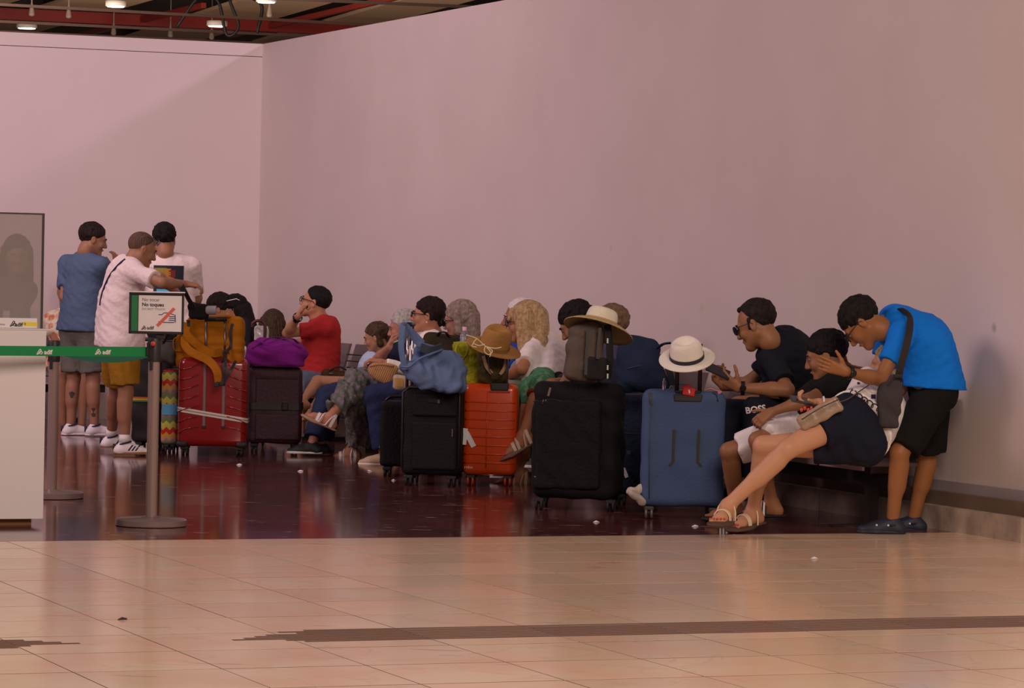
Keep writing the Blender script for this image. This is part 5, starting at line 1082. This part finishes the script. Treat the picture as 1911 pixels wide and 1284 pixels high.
S = SDF(); S.box(W(488, 622, 27.05), (.058, .02, .06), None, .015); S.wave(V3(1, .2, .4), .004, .05, 3); S.obj('plastic_sleeve', .008, M((150, 126, 128), .2), um)
S = SDF(); c_ = W(457, 660, 26.6); S.ell(c_, (.022, .03, .065)); S.wave(V3(1, .5, .6), .006, .05, 3); o = S.obj('plastic_bag', .007, M((168, 140, 138), .35), None, label='crumpled white plastic bag wedged beside the orange backpack', cat='bag')

# black cases and the blue tote
BK = M((11, 8, 9), .75, 0, (60., .3), 'nylon', .3); bk1, _ = suitcase('black cabin suitcase half hidden behind the front black one, left of it', G(742, 890), .26, .38, .52, 0, BK, .03, soft=.003)
zl(bk1, 'top_handle', spline([(-.10, -.05, .52), (-.06, -.05, .55), (.04, -.05, .55), (.08, -.05, .52)]), .010, DARKM); box('side_zip', (-.132, 0, .3), (.006, .3, .008), DARKM, bk1); box('side_latch', (-.128, -.1, .20), (.012, .05, .016), STEEL, bk1, .003)
bk2, _ = suitcase('front black fabric suitcase carrying the blue tote bag', G(802, 907), .40, .40, .665, -6, BK, .05, soft=.003, wheels=(BLACK, RUBBER), cr=.032)
rods(bk2, ((-.178, -.09), (-.170, .10)), 1.07, .62, CHROME, gm=BLACKG, r=.011)
pk = box('front_pocket', (.03, -.203, .54), (.30, .03, .15), BK, bk2, .014); box('front_pocket', (.03, -.203, .27), (.30, .03, .32), BK, bk2, .014); box('zip_pull', (.15, -.224, .36), (.008, .004, .052), STEEL, bk2, .001); box('lock', (.055, -.222, .565), (.016, .008, .026), M((170, 150, 120), .3, 1.), bk2, .002); box('lock_plate', (.02, -.220, .57), (.07, .006, .03), BLACKG, bk2, .003)
zl(bk2, 'top_handle', spline([(-.06, -.12, .66), (-.03, -.12, .70), (.06, -.12, .70), (.09, -.12, .66)]), .011, BLACK); zl(bk2, 'pink_ribbon', spline([(-.06, -.16, .675), (-.02, -.17, .71), (.02, -.19, .69), (.05, -.21, .655)]), .008, M((176, 104, 96), .6), flat=.002)
zl(bk2, 'piping', [(-.19, -.19, .12), (-.19, -.19, .62), (-.15, -.19, .655), (.15, -.19, .655), (.19, -.19, .62), (.19, -.19, .12)], .006, M((38, 30, 32), .5))
q = W(800, 724, 22.75); DEN = cloth((76, 80, 106), .4); tb = thing('tote_bag', 'slouching denim blue tote bag hung over the trolley handle', 'bag', None, tuple(q))
S = SDF(); S.cap(W(790, 665, 22.7), W(842, 672, 22.75), .065, .075, k=.05); S.cap(W(778, 690, 22.7), W(838, 704, 22.7), .095, .115, k=.06); S.cap(W(790, 706, 22.65), W(846, 724, 22.6), .06, .05, k=.05); S.ell(W(786, 661, 22.6), (.085, .07, .024), k=.02, sub=True); S.wave(V3(.5, .1, 1), .016, .15, 11); S.wave(V3(.7, .2, -.6), .008, .08, 5); S.obj('body', .009, DEN, tb)
tubeo('handle', spline([W(756, 690, 22.62), W(749, 650, 22.6), W(751, 612, 22.6), W(757, 608, 22.62), W(766, 622, 22.62), W(780, 640, 22.62), W(800, 648, 22.6), W(822, 652, 22.6)]), .020, DEN, tb, flat=.004, nrm=V3(.3, 1, .2)); tubeo('handle', spline([W(752, 640, 22.8), W(755, 608, 22.8), W(770, 620, 22.8), W(790, 640, 22.8)]), .017, DEN, tb, flat=.004, nrm=V3(.3, 1, .2))
tubeo('flap_edge', spline([W(750, 684, 22.55), W(764, 684, 22.52), W(782, 670, 22.52), W(806, 660, 22.54), W(826, 652, 22.6)]), .008, DEN, tb, 8); tubeo('dark_flap', spline([W(786, 648, 22.58), W(805, 654, 22.55), W(824, 648, 22.6)]), .028, M((40, 42, 50), .8), tb, flat=.006, nrm=V3(0, 1, .4))
ol = W(822, 645, 23.6); ob = thing('backpack', 'dark olive backpack behind the denim tote', 'backpack', None, tuple(ol-Z*.3)); S = SDF(); S.cap(W(806, 640, 23.6), W(842, 644, 23.6), .075, .07, k=.04); S.cap(W(806, 640, 23.6)-Z*.3, W(842, 644, 23.6)-Z*.3, .10, .10, k=.1); S.box(W(824, 642, 23.6)-Z*.17, (.13, .08, .17), None, .05); S.wave(V3(.4, .2, 1), .005, .1, 6); S.obj('body', .010, cloth((38, 28, 18)), ob)
tubeo('grab_loop', spline([W(816, 628, 23.55), W(822, 620, 23.5), W(832, 621, 23.5), W(838, 629, 23.55)]), .010, BLACK, ob, flat=.004)
# yellow tote with a bottle in it
q = W(872, 712, 23.25); yb = thing('tote_bag', 'lime yellow paper tote bag standing behind the orange suitcase', 'bag', None, tuple(q)); S = SDF(); S.box(W(868, 678, 23.2), (.085, .07, .145), None, .03); S.cap(W(880, 690, 23.2), W(884, 710, 23.2), .075, .08, k=.05); S.wave(V3(.6, .2, .8), .006, .10, 8); S.obj('body', .009, M((116, 102, 8), .6, 0, (26., .9), 'yel', .3), yb)
pyd('raised_flap', [W(846, 638, 23.15), W(872, 637, 23.15), W(886, 668, 23.13), W(848, 664, 23.13)]+[W(846, 638, 23.17), W(872, 637, 23.17), W(886, 668, 23.15), W(848, 664, 23.15)], BOXF, M((122, 108, 10), .6), yb)
tubeo('handle', spline([W(855, 640, 23.14), W(850, 655, 23.1), W(862, 672, 23.1), W(874, 655, 23.1), W(872, 640, 23.14)]), .006, M((120, 106, 10), .6), yb, flat=.002)
def bottle(name, c, label, s=1., cap=(196, 130, 150), body=(150, 140, 150)):
    t = thing(name, label, 'bottle', None, tuple(c)); bm = bmesh.new(); lathe(bm, [(.02*s, 0), (.032*s, .006*s), (.032*s, .12*s), (.029*s, .135*s), (.032*s, .15*s), (.026*s, .175*s), (.013*s, .19*s), (.013*s, .2*s)], 20)
    mt = bpy.data.materials.get('pet') or bpy.data.materials.new('pet'); mt.use_nodes = True; b = mt.node_tree.nodes['Principled BSDF']; b.inputs['Transmission Weight'].default_value = .8; b.inputs['Roughness'].default_value = .08; b.inputs['Base Color'].default_value = (.8, .8, .85, 1); b.inputs['IOR'].default_value = 1.3
    bmo('body', bm, mt, t, True); bm = bmesh.new(); lathe(bm, [(.015*s, .195*s), (.016*s, .2*s), (.016*s, .218*s), (.014*s, .222*s)], 16); bmo('cap', bm, M(cap, .5), t); return t
bottle('water_bottle', W(866, 671, 23.25), 'clear bottle with a pink cap poking out of the yellow tote', 1.0)
# orange case with notch, ribs, wheels
ORS = M((158, 44, 6), .3, 0, None, 'shell', .5, None, .4); oc, _ = suitcase('bright orange ribbed hard suitcase with orange wheels', G(912, 907), .36, .26, .685, -4, ORS, .045, wheels=(BLACK, M((150, 44, 12), .5)), cr=.034)
for k in range(8): zl(oc, 'shell_rib', [(-.165, -.121, .155+k*.058), (-.150, -.131, .156+k*.058), (.0, -.1335, .155+k*.058), (.150, -.131, .156+k*.058), (.165, -.121, .155+k*.058)], .0055, ORS)
zl(oc, 'shell_rib', [(-.02, -.132, .12), (-.02, -.132, .64)], .004, ORS)
box('handle_recess', (.06, -.10, .665), (.125, .07, .055), BLACK, oc, .01); rods(oc, ((.005, -.09), (.105, -.09)), 1.02, .62, STEEL, r=.010); box('recess_lip', (.06, -.132, .632), (.14, .008, .012), M((120, 24, 6), .4), oc, .003)
text('lettering', 'rebo', .03, np.array(oc.matrix_basis @ Vector((-.165, -.134, .115))), V3(1, -.07, 0), Z, M((170, 150, 140), .6), oc)
for k, (x, z, a) in enumerate(((-.13, .31, -.5), (-.172, .33, .1))):
    o = box('paper_tag', (x, -.140-.004*k, z), (.035 if k == 0 else .045, .004, .11), M((176, 156, 158), .6), oc, rot=Matrix.Rotation(a, 3, 'Y'))
zl(oc, 'bottom_bar', [(-.10, -.10, .072), (.10, -.10, .072)], .006, STEEL)
# brown backpack and fedora on it
q = W(920, 716, 22.95); bb = thing('backpack', 'small dark brown backpack on the orange suitcase under the fedora', 'backpack', None, tuple(q)); S = SDF(); S.box(W(921, 688, 23.0), (.098, .065, .10), None, .04); S.cap(W(905, 662, 23.0), W(938, 662, 23.0), .05, k=.05); S.wave(V3(.4, .2, 1), .004, .09, 4); S.obj('body', .008, M((56, 38, 22), .8, 0, (30., .6), 'leaf2', .2, ((40, 30, 14), 20., .4, .6)), bb)
for a_ in ([(902, 664), (908, 684), (918, 697)], [(945, 662), (942, 684), (934, 699)]): tubeo('strap', spline([W(x, y, 22.9) for x, y in a_]), .011, M((128, 92, 66), .7), bb, flat=.004, nrm=V3(0, 1, .2))
tubeo('loop', spline([W(912, 664, 22.88), W(914, 692, 22.86), W(930, 703, 22.86), W(944, 690, 22.86), W(947, 664, 22.88)]), .004, BLACK, bb)
def hat(label, c, r_brim, r_cr, h, tiltx, tilty, mat, band=None, drop=.02, pinch=.5, brimlift=(0, 0), name='hat', rot=0., oval=1.12, cm=None):
    t = thing(name, label, 'hat', None, tuple(c)); t.rotation_euler = (R(tiltx), R(tilty), R(rot)); S = SDF(); v = .007
    n = 40; bm = bmesh.new(); rings = []
    for j, (rr) in enumerate(np.linspace(r_cr*.92, r_brim, 7)):
        f = (rr-r_cr*.92)/(r_brim-r_cr*.92); row = []
        for i in range(n):
            a = 2*math.pi*i/n; z = -drop*f*f+f*f*(brimlift[0]*math.cos(a)**2*1+brimlift[1]*math.sin(a))+(.004 if j == 6 else 0); row.append((rr*oval*math.cos(a), rr*math.sin(a), z))
        rings.append(row)
    up = [[bm.verts.new((x, y, z+.003)) for x, y, z in r_] for r_ in rings]; dn = [[bm.verts.new((x, y, z-.003)) for x, y, z in r_] for r_ in rings]
    for A, B, s_ in [(a, b, 0) for a, b in zip(up, up[1:])]+[(a, b, 1) for a, b in zip(dn, dn[1:])]+[(up[-1], dn[-1], 0), (up[0], dn[0], 1)]:
        for i in range(n): q_ = (A[i], A[(i+1) % n], B[(i+1) % n], B[i]); bm.faces.new(q_ if not s_ else q_[::-1])
    bmo('brim', bm, mat, t, True)
    bm = bmesh.new(); vs = lathe(bm, [(r_cr, 0), (r_cr*.99, h*.2), (r_cr*.965, h*.45), (r_cr*.93, h*.65), (r_cr*.88, h*.80), (r_cr*.81, h*.91), (r_cr*.70, h*.98), (r_cr*.52, h), (r_cr*.34, h), (r_cr*.16, h), (r_cr*.02, h)], n)
    for v in vs:
        x, y, z = v.co; f = max(0, min(1, (z/h-.35)/.6))
        y *= 1-.34*pinch*f*math.exp(-((x-r_cr*.85)/(r_cr*.55))**2); dz = .30*pinch*h*f*f*math.exp(-((x+r_cr*.05)/(r_cr*.62))**2-(y/(r_cr*.40))**2)
        v.co = (x*oval, y, z-dz-(.10*pinch*h*f*(1-x/r_cr)*.5 if z > h*.5 else 0))
    bmo('crown', bm, cm or mat, t, True)
    if band:
        mtb, bw = band; bm = bmesh.new(); A = []
        for zz_ in (.004, bw):
            rr = r_cr*(1.0-.06*zz_/h)+.003; A.append([bm.verts.new((rr*oval*math.cos(2*math.pi*i/n), rr*math.sin(2*math.pi*i/n), zz_)) for i in range(n)])
        for i in range(n): bm.faces.new((A[0][i], A[0][(i+1) % n], A[1][(i+1) % n], A[1][i]))
        bmo('band', bm, mtb, t, True)
    return t
FED = M((128, 82, 46), .9, 0, (60., .3), 'felt', .1); fe = hat('tan felt fedora with a pale cord, tilted on the brown backpack', W(922, 647, 22.85), .168, .092, .155, 27, 13, FED, (M((112, 70, 38), .9), .02), .012, .9, (0, -.02), rot=8)
CORD = M((186, 150, 118), .8)
for pts in ([(870, 625), (890, 632), (906, 646), (924, 650), (936, 648)], [(906, 646), (904, 655), (912, 662), (919, 655), (908, 647)], [(908, 648), (916, 658), (914, 666)], [(890, 632), (884, 640), (894, 645), (905, 642)], [(884, 640), (881, 646), (890, 648)]):
    tubeo('cord', spline([W(x, y, 22.66) for x, y in pts]), .0035, CORD, fe, 6)

# big black soft case, grey backpack, straw hat
bb1, _ = suitcase('very large black soft suitcase carrying the grey backpack', G(1072, 953), .545, .34, .775, -7, M((13, 10, 11), .8, 0, (50., .35), 'nyl2', .25), .07, soft=.008, cr=.036)
NYL = M((13, 10, 11), .8, 0, (50., .35), 'nyl2', .25)
S = SDF(); S.box((-.045, -.175, .40), (.20, .022, .27), None, .02); S.wave(V3(.8, .2, .5), .004, .12, 5); o = S.obj('front_pocket', .009, NYL); o.parent = bb1
for x, z, w_, h_ in ((-.165, .715, .014, .055), (-.200, .655, .007, .028), (-.185, .655, .007, .028), (-.235, .20, .02, .008)): box('zip_pull', (x, -.192 if z < .7 else -.178, z), (w_, .006, h_), M((178, 158, 150), .3, .8), bb1, .002, rot=Matrix.Rotation(.25, 3, 'Y'))
for x in (-.08, -.05): box('zip_pull', (x, -.09, .782), (.014, .03, .006), M((178, 158, 150), .3, .8), bb1, .002)
zl(bb1, 'zip', spline([(-.26, -.17, .655), (-.15, -.186, .67), (-.05, -.186, .655), (.0, -.186, .652)]), .004, BLACK); zl(bb1, 'top_handle', spline([(-.05, -.06, .77), (-.02, -.06, .81), (.10, -.06, .81), (.13, -.06, .77)]), .013, BLACK)
q = W(1098, 708, 20.55); GB = cloth((72, 54, 48), .5); gb = thing('backpack', 'grey brown backpack with black webbing on the big black suitcase', 'backpack', None, tuple(q))
S = SDF(); S.box(W(1092, 670, 20.62), (.108, .09, .105), None, .05); S.cap(W(1086, 628, 20.62), W(1104, 622, 20.62), .085, .075, k=.07); S.cap(W(1075, 690, 20.6), W(1105, 690, 20.6), .07, k=.05); S.wave(V3(.6, .2, 1), .005, .11, 3); S.obj('body', .009, GB, gb)
for pts in ([(1097, 612), (1096, 640), (1094, 668), (1093, 700)], [(1120, 612), (1117, 640), (1115, 670)]): tubeo('black_webbing', spline([W(x, y, 20.49-(y-612)*.0002) for x, y in pts]), .009, BLACK, gb, flat=.004, nrm=V3(0, 1, .1))
S = SDF(); S.box(W(1113, 688, 20.53), (.062, .03, .068), None, .02); S.wave(V3(1, 0, .5), .004, .07, 3); S.obj('mesh_pocket', .008, M((22, 16, 16), .9), gb); tubeo('side_strap', spline([W(1134, 606, 20.56), W(1137, 640, 20.52), W(1138, 675, 20.52), W(1134, 706, 20.55)]), .020, M((18, 14, 16), .8), gb, flat=.008, nrm=V3(.6, 1, 0))
for y in (636, 686, 702): box('strap_clip', local(gb, [W(1134, y, 20.48)])[0], (.010, .008, .030), M((150, 140, 134), .4), gb, .002)
STRAW_SHADED = M((150, 112, 80), .85, 0, (120., .5), 'straw', .2); STRAW_LIT = M((206, 172, 140), .85, 0, (120., .5), 'straw', .2)  # brim straw coloured darker to put its shade in, crown kept lighter
sh_ = hat('wide floppy straw sun hat lying on the grey backpack', W(1121, 601, 20.62), .192, .088, .085, -13, 14, STRAW_SHADED, (M((140, 104, 74), .9), .012), .06, 0, (0, -.025), rot=-5, cm=STRAW_LIT)
# navy backpack and suitcase, blue cover case, panama
NAV = cloth((24, 28, 46), .5); q = W(1195, 730, 20.95); nb = thing('backpack', 'large dark navy backpack between the straw hat and the panama', 'backpack', None, tuple(q)); S = SDF(); S.box(W(1192, 690, 21.0), (.135, .09, .14), None, .07); S.cap(W(1176, 648, 21.0), W(1212, 648, 21.0), .075, .06, k=.05); S.cap(W(1200, 690, 20.95), W(1228, 715, 20.98), .09, .07, k=.06); S.wave(V3(.6, .2, 1), .007, .13, 9); S.obj('body', .010, NAV, nb)
tubeo('carry_strap', spline([W(1226, 650, 20.95), W(1238, 642, 20.9), W(1252, 640, 20.9)]), .012, NAV, nb, flat=.004); tubeo('pocket_seam', spline([W(1172, 688, 20.88), W(1195, 682, 20.87), W(1222, 676, 20.9)]), .004, M((34, 34, 56), .7), nb); tubeo('shoulder_strap', spline([W(1236, 660, 20.93), W(1248, 690, 20.9), W(1256, 720, 20.92)]), .020, M((18, 18, 30), .8), nb, flat=.007, nrm=V3(0, 1, .2))
nc, _ = suitcase('dark navy suitcase wedged between the black and the blue one', G(1188, 944), .30, .34, .69, -3, M((16, 22, 38), .7, 0, (50., .3), 'nyl3', .25), .05, soft=.003, cr=.03)
box('logo_plate', (-.055, -.174, .33), (.026, .004, .026), M((34, 38, 56), .5), nc, .002); box('seam', (0, -.173, .45), (.26, .004, .006), BLACK, nc); zl(nc, 'tag_cord', [(-.06, -.18, .20), (-.035, -.185, .14)], .003, BLACK); box('paper_tag', (-.075, -.182, .205), (.024, .003, .062), M((180, 160, 156), .6), nc, rot=Matrix.Rotation(-.42, 3, 'Y'))
S = SDF(); c_ = W(1184, 925, 20.15); S.cap(W(1172, 919, 20.15), W(1194, 914, 20.15), .018, .030, k=.02); S.cap(W(1180, 922, 20.1), W(1197, 938, 20.12), .024, .026, k=.02); S.wave(V3(.8, .5, .6), .007, .06, 3); S.obj('cloth_bundle', .006, M((140, 114, 106), .85), None, label='crumpled whitish cloth sticking out left of the blue suitcase', cat='cloth')
BLU = M((52, 57, 82), .85, 0, (80., .25), 'cover', .2); bl, _ = suitcase('blue suitcase in a stretch fabric cover with two black slits', G(1271, 970), .49, .32, .755, -3, BLU, .05, soft=.004, wheels=(M((40, 34, 34), .5), M((70, 56, 56), .5)), cr=.034, z0=.075)
for x, dx in ((-.055, -.02), (.090, .022)): zl(bl, 'black_slit', [(x+.004, -.162, .53), (x, -.163, .34), (x+dx, -.163, .315)], .0085, BLACK, flat=.003, nrm=(0, 1, 0))
zl(bl, 'cover_seam', [(-.195, -.161, .70), (-.197, -.162, .4), (-.19, -.161, .12)], .004, M((42, 46, 66), .8)); zl(bl, 'cover_zip', [(-.20, -.150, .745), (-.196, -.163, .70), (-.19, -.164, .67)], .007, BLACK, flat=.003, nrm=(0, 1, 0)); zl(bl, 'cover_zip', [(.17, -.150, .752), (.19, -.155, .74), (.20, -.163, .70)], .005, BLACK)
box('handle_well', (.025, -.15, .715), (.17, .026, .045), BLACK, bl, .008); hb = box('handle_base', (.025, -.12, .752), (.15, .06, .02), BLACKG, bl, .006)
rods(bl, ((-.042, -.125), (.092, -.125)), 1.02, .70, M((60, 48, 46), .4, .6), r=.013)
box('red_tag', (.03, -.165, .755), (.072, .008, .05), M((150, 22, 20), .5), bl, .006, rot=Matrix.Rotation(.15, 3, 'Y')); box('red_tag', (.015, -.158, .778), (.05, .008, .03), M((136, 18, 18), .5), bl, .006, rot=Matrix.Rotation(-.3, 3, 'Y')); zl(bl, 'tag_mark', [(.03, -.1705, .765), (.034, -.1705, .745)], .004, M((190, 150, 146), .6), flat=.0008, nrm=(0, 1, 0))
zl(bl, 'pink_ribbon', spline([(.13, -.12, .765), (.16, -.14, .775), (.185, -.13, .765), (.215, -.14, .76), (.20, -.15, .75)]), .008, M((160, 84, 100), .6), flat=.002)
zl(bl, 'cord', spline([(-.09, -.1, .76), (-.075, -.13, .785), (-.05, -.12, .77), (-.06, -.1, .755)]), .003, M((70, 90, 92), .5))
bottle('small_bottle', np.array(bl.matrix_basis @ Vector((-.118, -.02, .752))), 'tiny clear bottle standing on top of the blue suitcase', .33, (120, 96, 96))
PAN = M((220, 176, 146), .75, 0, (150., .3), 'panama', .3); pn = hat('cream panama hat with a black band on the blue suitcase handle', W(1282, 668, 19.9), .152, .092, .125, 30, 0, PAN, (M((28, 22, 30), .7), .028), .008, 1.0, (0, -.0), rot=-14, oval=1.08)

# bags and small things with the people at the right
q = W(1530, 772, 18.86); TAU = M((122, 90, 76), .3, 0, (18., .3), 'patent', .5); cb = thing('clutch_bag', 'taupe patent clutch on the lap of the reclining woman', 'bag', None, tuple(q)); S = SDF(); bs = basis(W(1567, 748, 18.98)-W(1491, 790, 19.0), ray(1530, 770)*-1); S.box(q, (.046, .130, .022), bs[:, [2, 1, 0]] if False else np.stack([np.cross(bs[:, 1], unit(CAMP-q)), bs[:, 1], unit(CAMP-q)], 1), .02); S.wave(V3(1, .4, .5), .003, .09, 2); S.obj('body', .0065, TAU, cb)
tubeo('flap_edge', spline([W(1496, 783, 18.77), W(1530, 762, 18.76), W(1566, 745, 18.78)]), .004, M((60, 44, 40), .5), cb); tubeo('chain', spline([W(1567, 750, 18.84), W(1582, 745, 18.88), W(1600, 733, 18.95), W(1621, 719, 19.05)]), .0035, M((150, 130, 116), .3, .9), cb, 6)
SBG = M((48, 38, 40), .85, 0, (40., .3), 'canvas', .2); q = W(1660, 800, 19.0); sbg = thing('shoulder_bag', 'dark grey shoulder bag hanging from the boy in bright blue', 'bag', None, tuple(q)); S = SDF(); S.box(W(1659, 760, 19.0), (.058, .035, .115), None, .025); S.cap(W(1667, 712, 19.03), W(1660, 740, 19.0), .035, .05, k=.06, sq=(V3(0, 1, 0), .6)); S.wave(V3(.8, .1, .6), .005, .1, 3); S.obj('body', .008, SBG, sbg)
tubeo('strap', spline([W(1672, 583, 19.38), W(1686, 581, 19.25), W(1697, 592, 19.12), W(1697, 618, 19.03), W(1690, 650, 19.0), W(1680, 688, 19.0), W(1676, 712, 19.02)]), .020, M((24, 18, 18), .8), sbg, flat=.004, nrm=V3(.3, 1, .3)); tubeo('strap_end', spline([W(1672, 700, 18.98), W(1660, 716, 18.97), W(1648, 740, 18.97)]), .006, BLACK, sbg, flat=.003); box('buckle', local(sbg, [W(1676, 702, 18.97)])[0], (.05, .012, .02), BLACKG, sbg, .004)
bottle('water_bottle', W(1549, 758, 19.6), 'clear water bottle beside the boy in white shorts', .62, (170, 160, 170))
STR = bpy.data.materials.new('striped_straw'); STR.use_nodes = True; nt = STR.node_tree; b = nt.nodes['Principled BSDF']; tc = nt.nodes.new('ShaderNodeTexCoord'); wv = nt.nodes.new('ShaderNodeTexWave'); wv.inputs['Scale'].default_value = 21; wv.inputs['Distortion'].default_value = 1.5; mp = nt.nodes.new('ShaderNodeMapping'); mp.inputs['Rotation'].default_value = (0, -.4, 0)
nt.links.new(tc.outputs['Object'], mp.inputs[0]); nt.links.new(mp.outputs[0], wv.inputs['Vector']); rr_ = nt.nodes.new('ShaderNodeValToRGB'); rr_.color_ramp.elements[0].color = (*alb(104, 62, 38), 1); rr_.color_ramp.elements[1].color = (*alb(150, 96, 62), 1); rr_.color_ramp.elements[0].position = .15; rr_.color_ramp.elements[1].position = .4; nt.links.new(wv.outputs['Fac'], rr_.inputs[0]); nt.links.new(rr_.outputs[0], b.inputs['Base Color']); b.inputs['Roughness'].default_value = .8
q = W(713, 716, 25.55); sbk = thing('straw_bag', 'tan striped straw bag on the lap of the woman in the floral skirt', 'bag', None, tuple(q)); S = SDF(); S.cap(W(700, 690, 25.6), W(724, 694, 25.6), .055, .06, k=.03, sq=(V3(0, 1, 0), .6)); S.cap(W(712, 700, 25.6), W(722, 708, 25.6), .05, .04, k=.03, sq=(V3(0, 1, 0), .6)); S.cap(W(724, 692, 25.6), W(738, 688, 25.6), .04, .02, k=.03, sq=(V3(0, 1, 0), .6)); S.obj('body', .008, STR, sbk); tubeo('rim', spline([W(690, 684, 25.54), W(708, 681, 25.52), W(736, 684, 25.54)]), .006, M((110, 70, 46), .8), sbk)
q = onwall(632, 704, .5); hbg = thing('handbag', 'brown handbag on the seat between the man in red and the girl', 'bag', None, tuple(q)); S = SDF(); S.cap(q+V3(-.10, 0, .02), q+V3(.12, 0, .0), .05, .045, k=.04); S.wave(V3(1, .3, .4), .004, .08, 4); S.obj('body', .010, cloth((50, 28, 18)), hbg); tubeo('handle', spline([q+V3(-.08, -.03, .05), q+V3(0, -.05, .09), q+V3(.10, -.03, .04)]), .008, M((24, 16, 14), .6), hbg); box('clasp', local(hbg, [q+V3(-.06, -.055, .03)])[0], (.03, .008, .012), M((170, 140, 110), .3, .9), hbg, .003)

q = W(752, 714, 24.7); lb = thing('tote_bag', 'small whitish bag with an ochre patch on the lap behind the trolley handle', 'bag', None, tuple(q)); S = SDF(); S.box(q, (.075, .04, .055), None, .03); S.wave(V3(1, .3, .5), .005, .08, 4); o = S.obj('body', .008, cloth((140, 112, 100)), lb)
vs, fs = gridpts(W(742, 716, 24.4), V3(.06, 0, 0), V3(0, 0, .06), 4, 4); decal('ochre_patch', vs, fs, bvh(o), V3(0, 1, 0), M((150, 100, 50), .8), lb, .003)
q = W(1022, 716, 23.45); kb = thing('handbag', 'black bag on the lap of the blonde woman in the white tshirt', 'bag', None, tuple(q)); S = SDF(); S.cap(W(1004, 722, 23.45), W(1042, 710, 23.45), .05, .06, k=.03); S.wave(V3(1, .3, .5), .005, .09, 6); S.obj('body', .009, cloth((14, 10, 12)), kb); tubeo('strap', spline([W(1006, 716, 23.38), W(1022, 704, 23.36), W(1040, 702, 23.38)]), .008, BLACK, kb, flat=.003); box('clasp', local(kb, [W(1030, 708, 23.37)])[0], (.03, .01, .02), M((120, 90, 66), .4, .8), kb, .003)
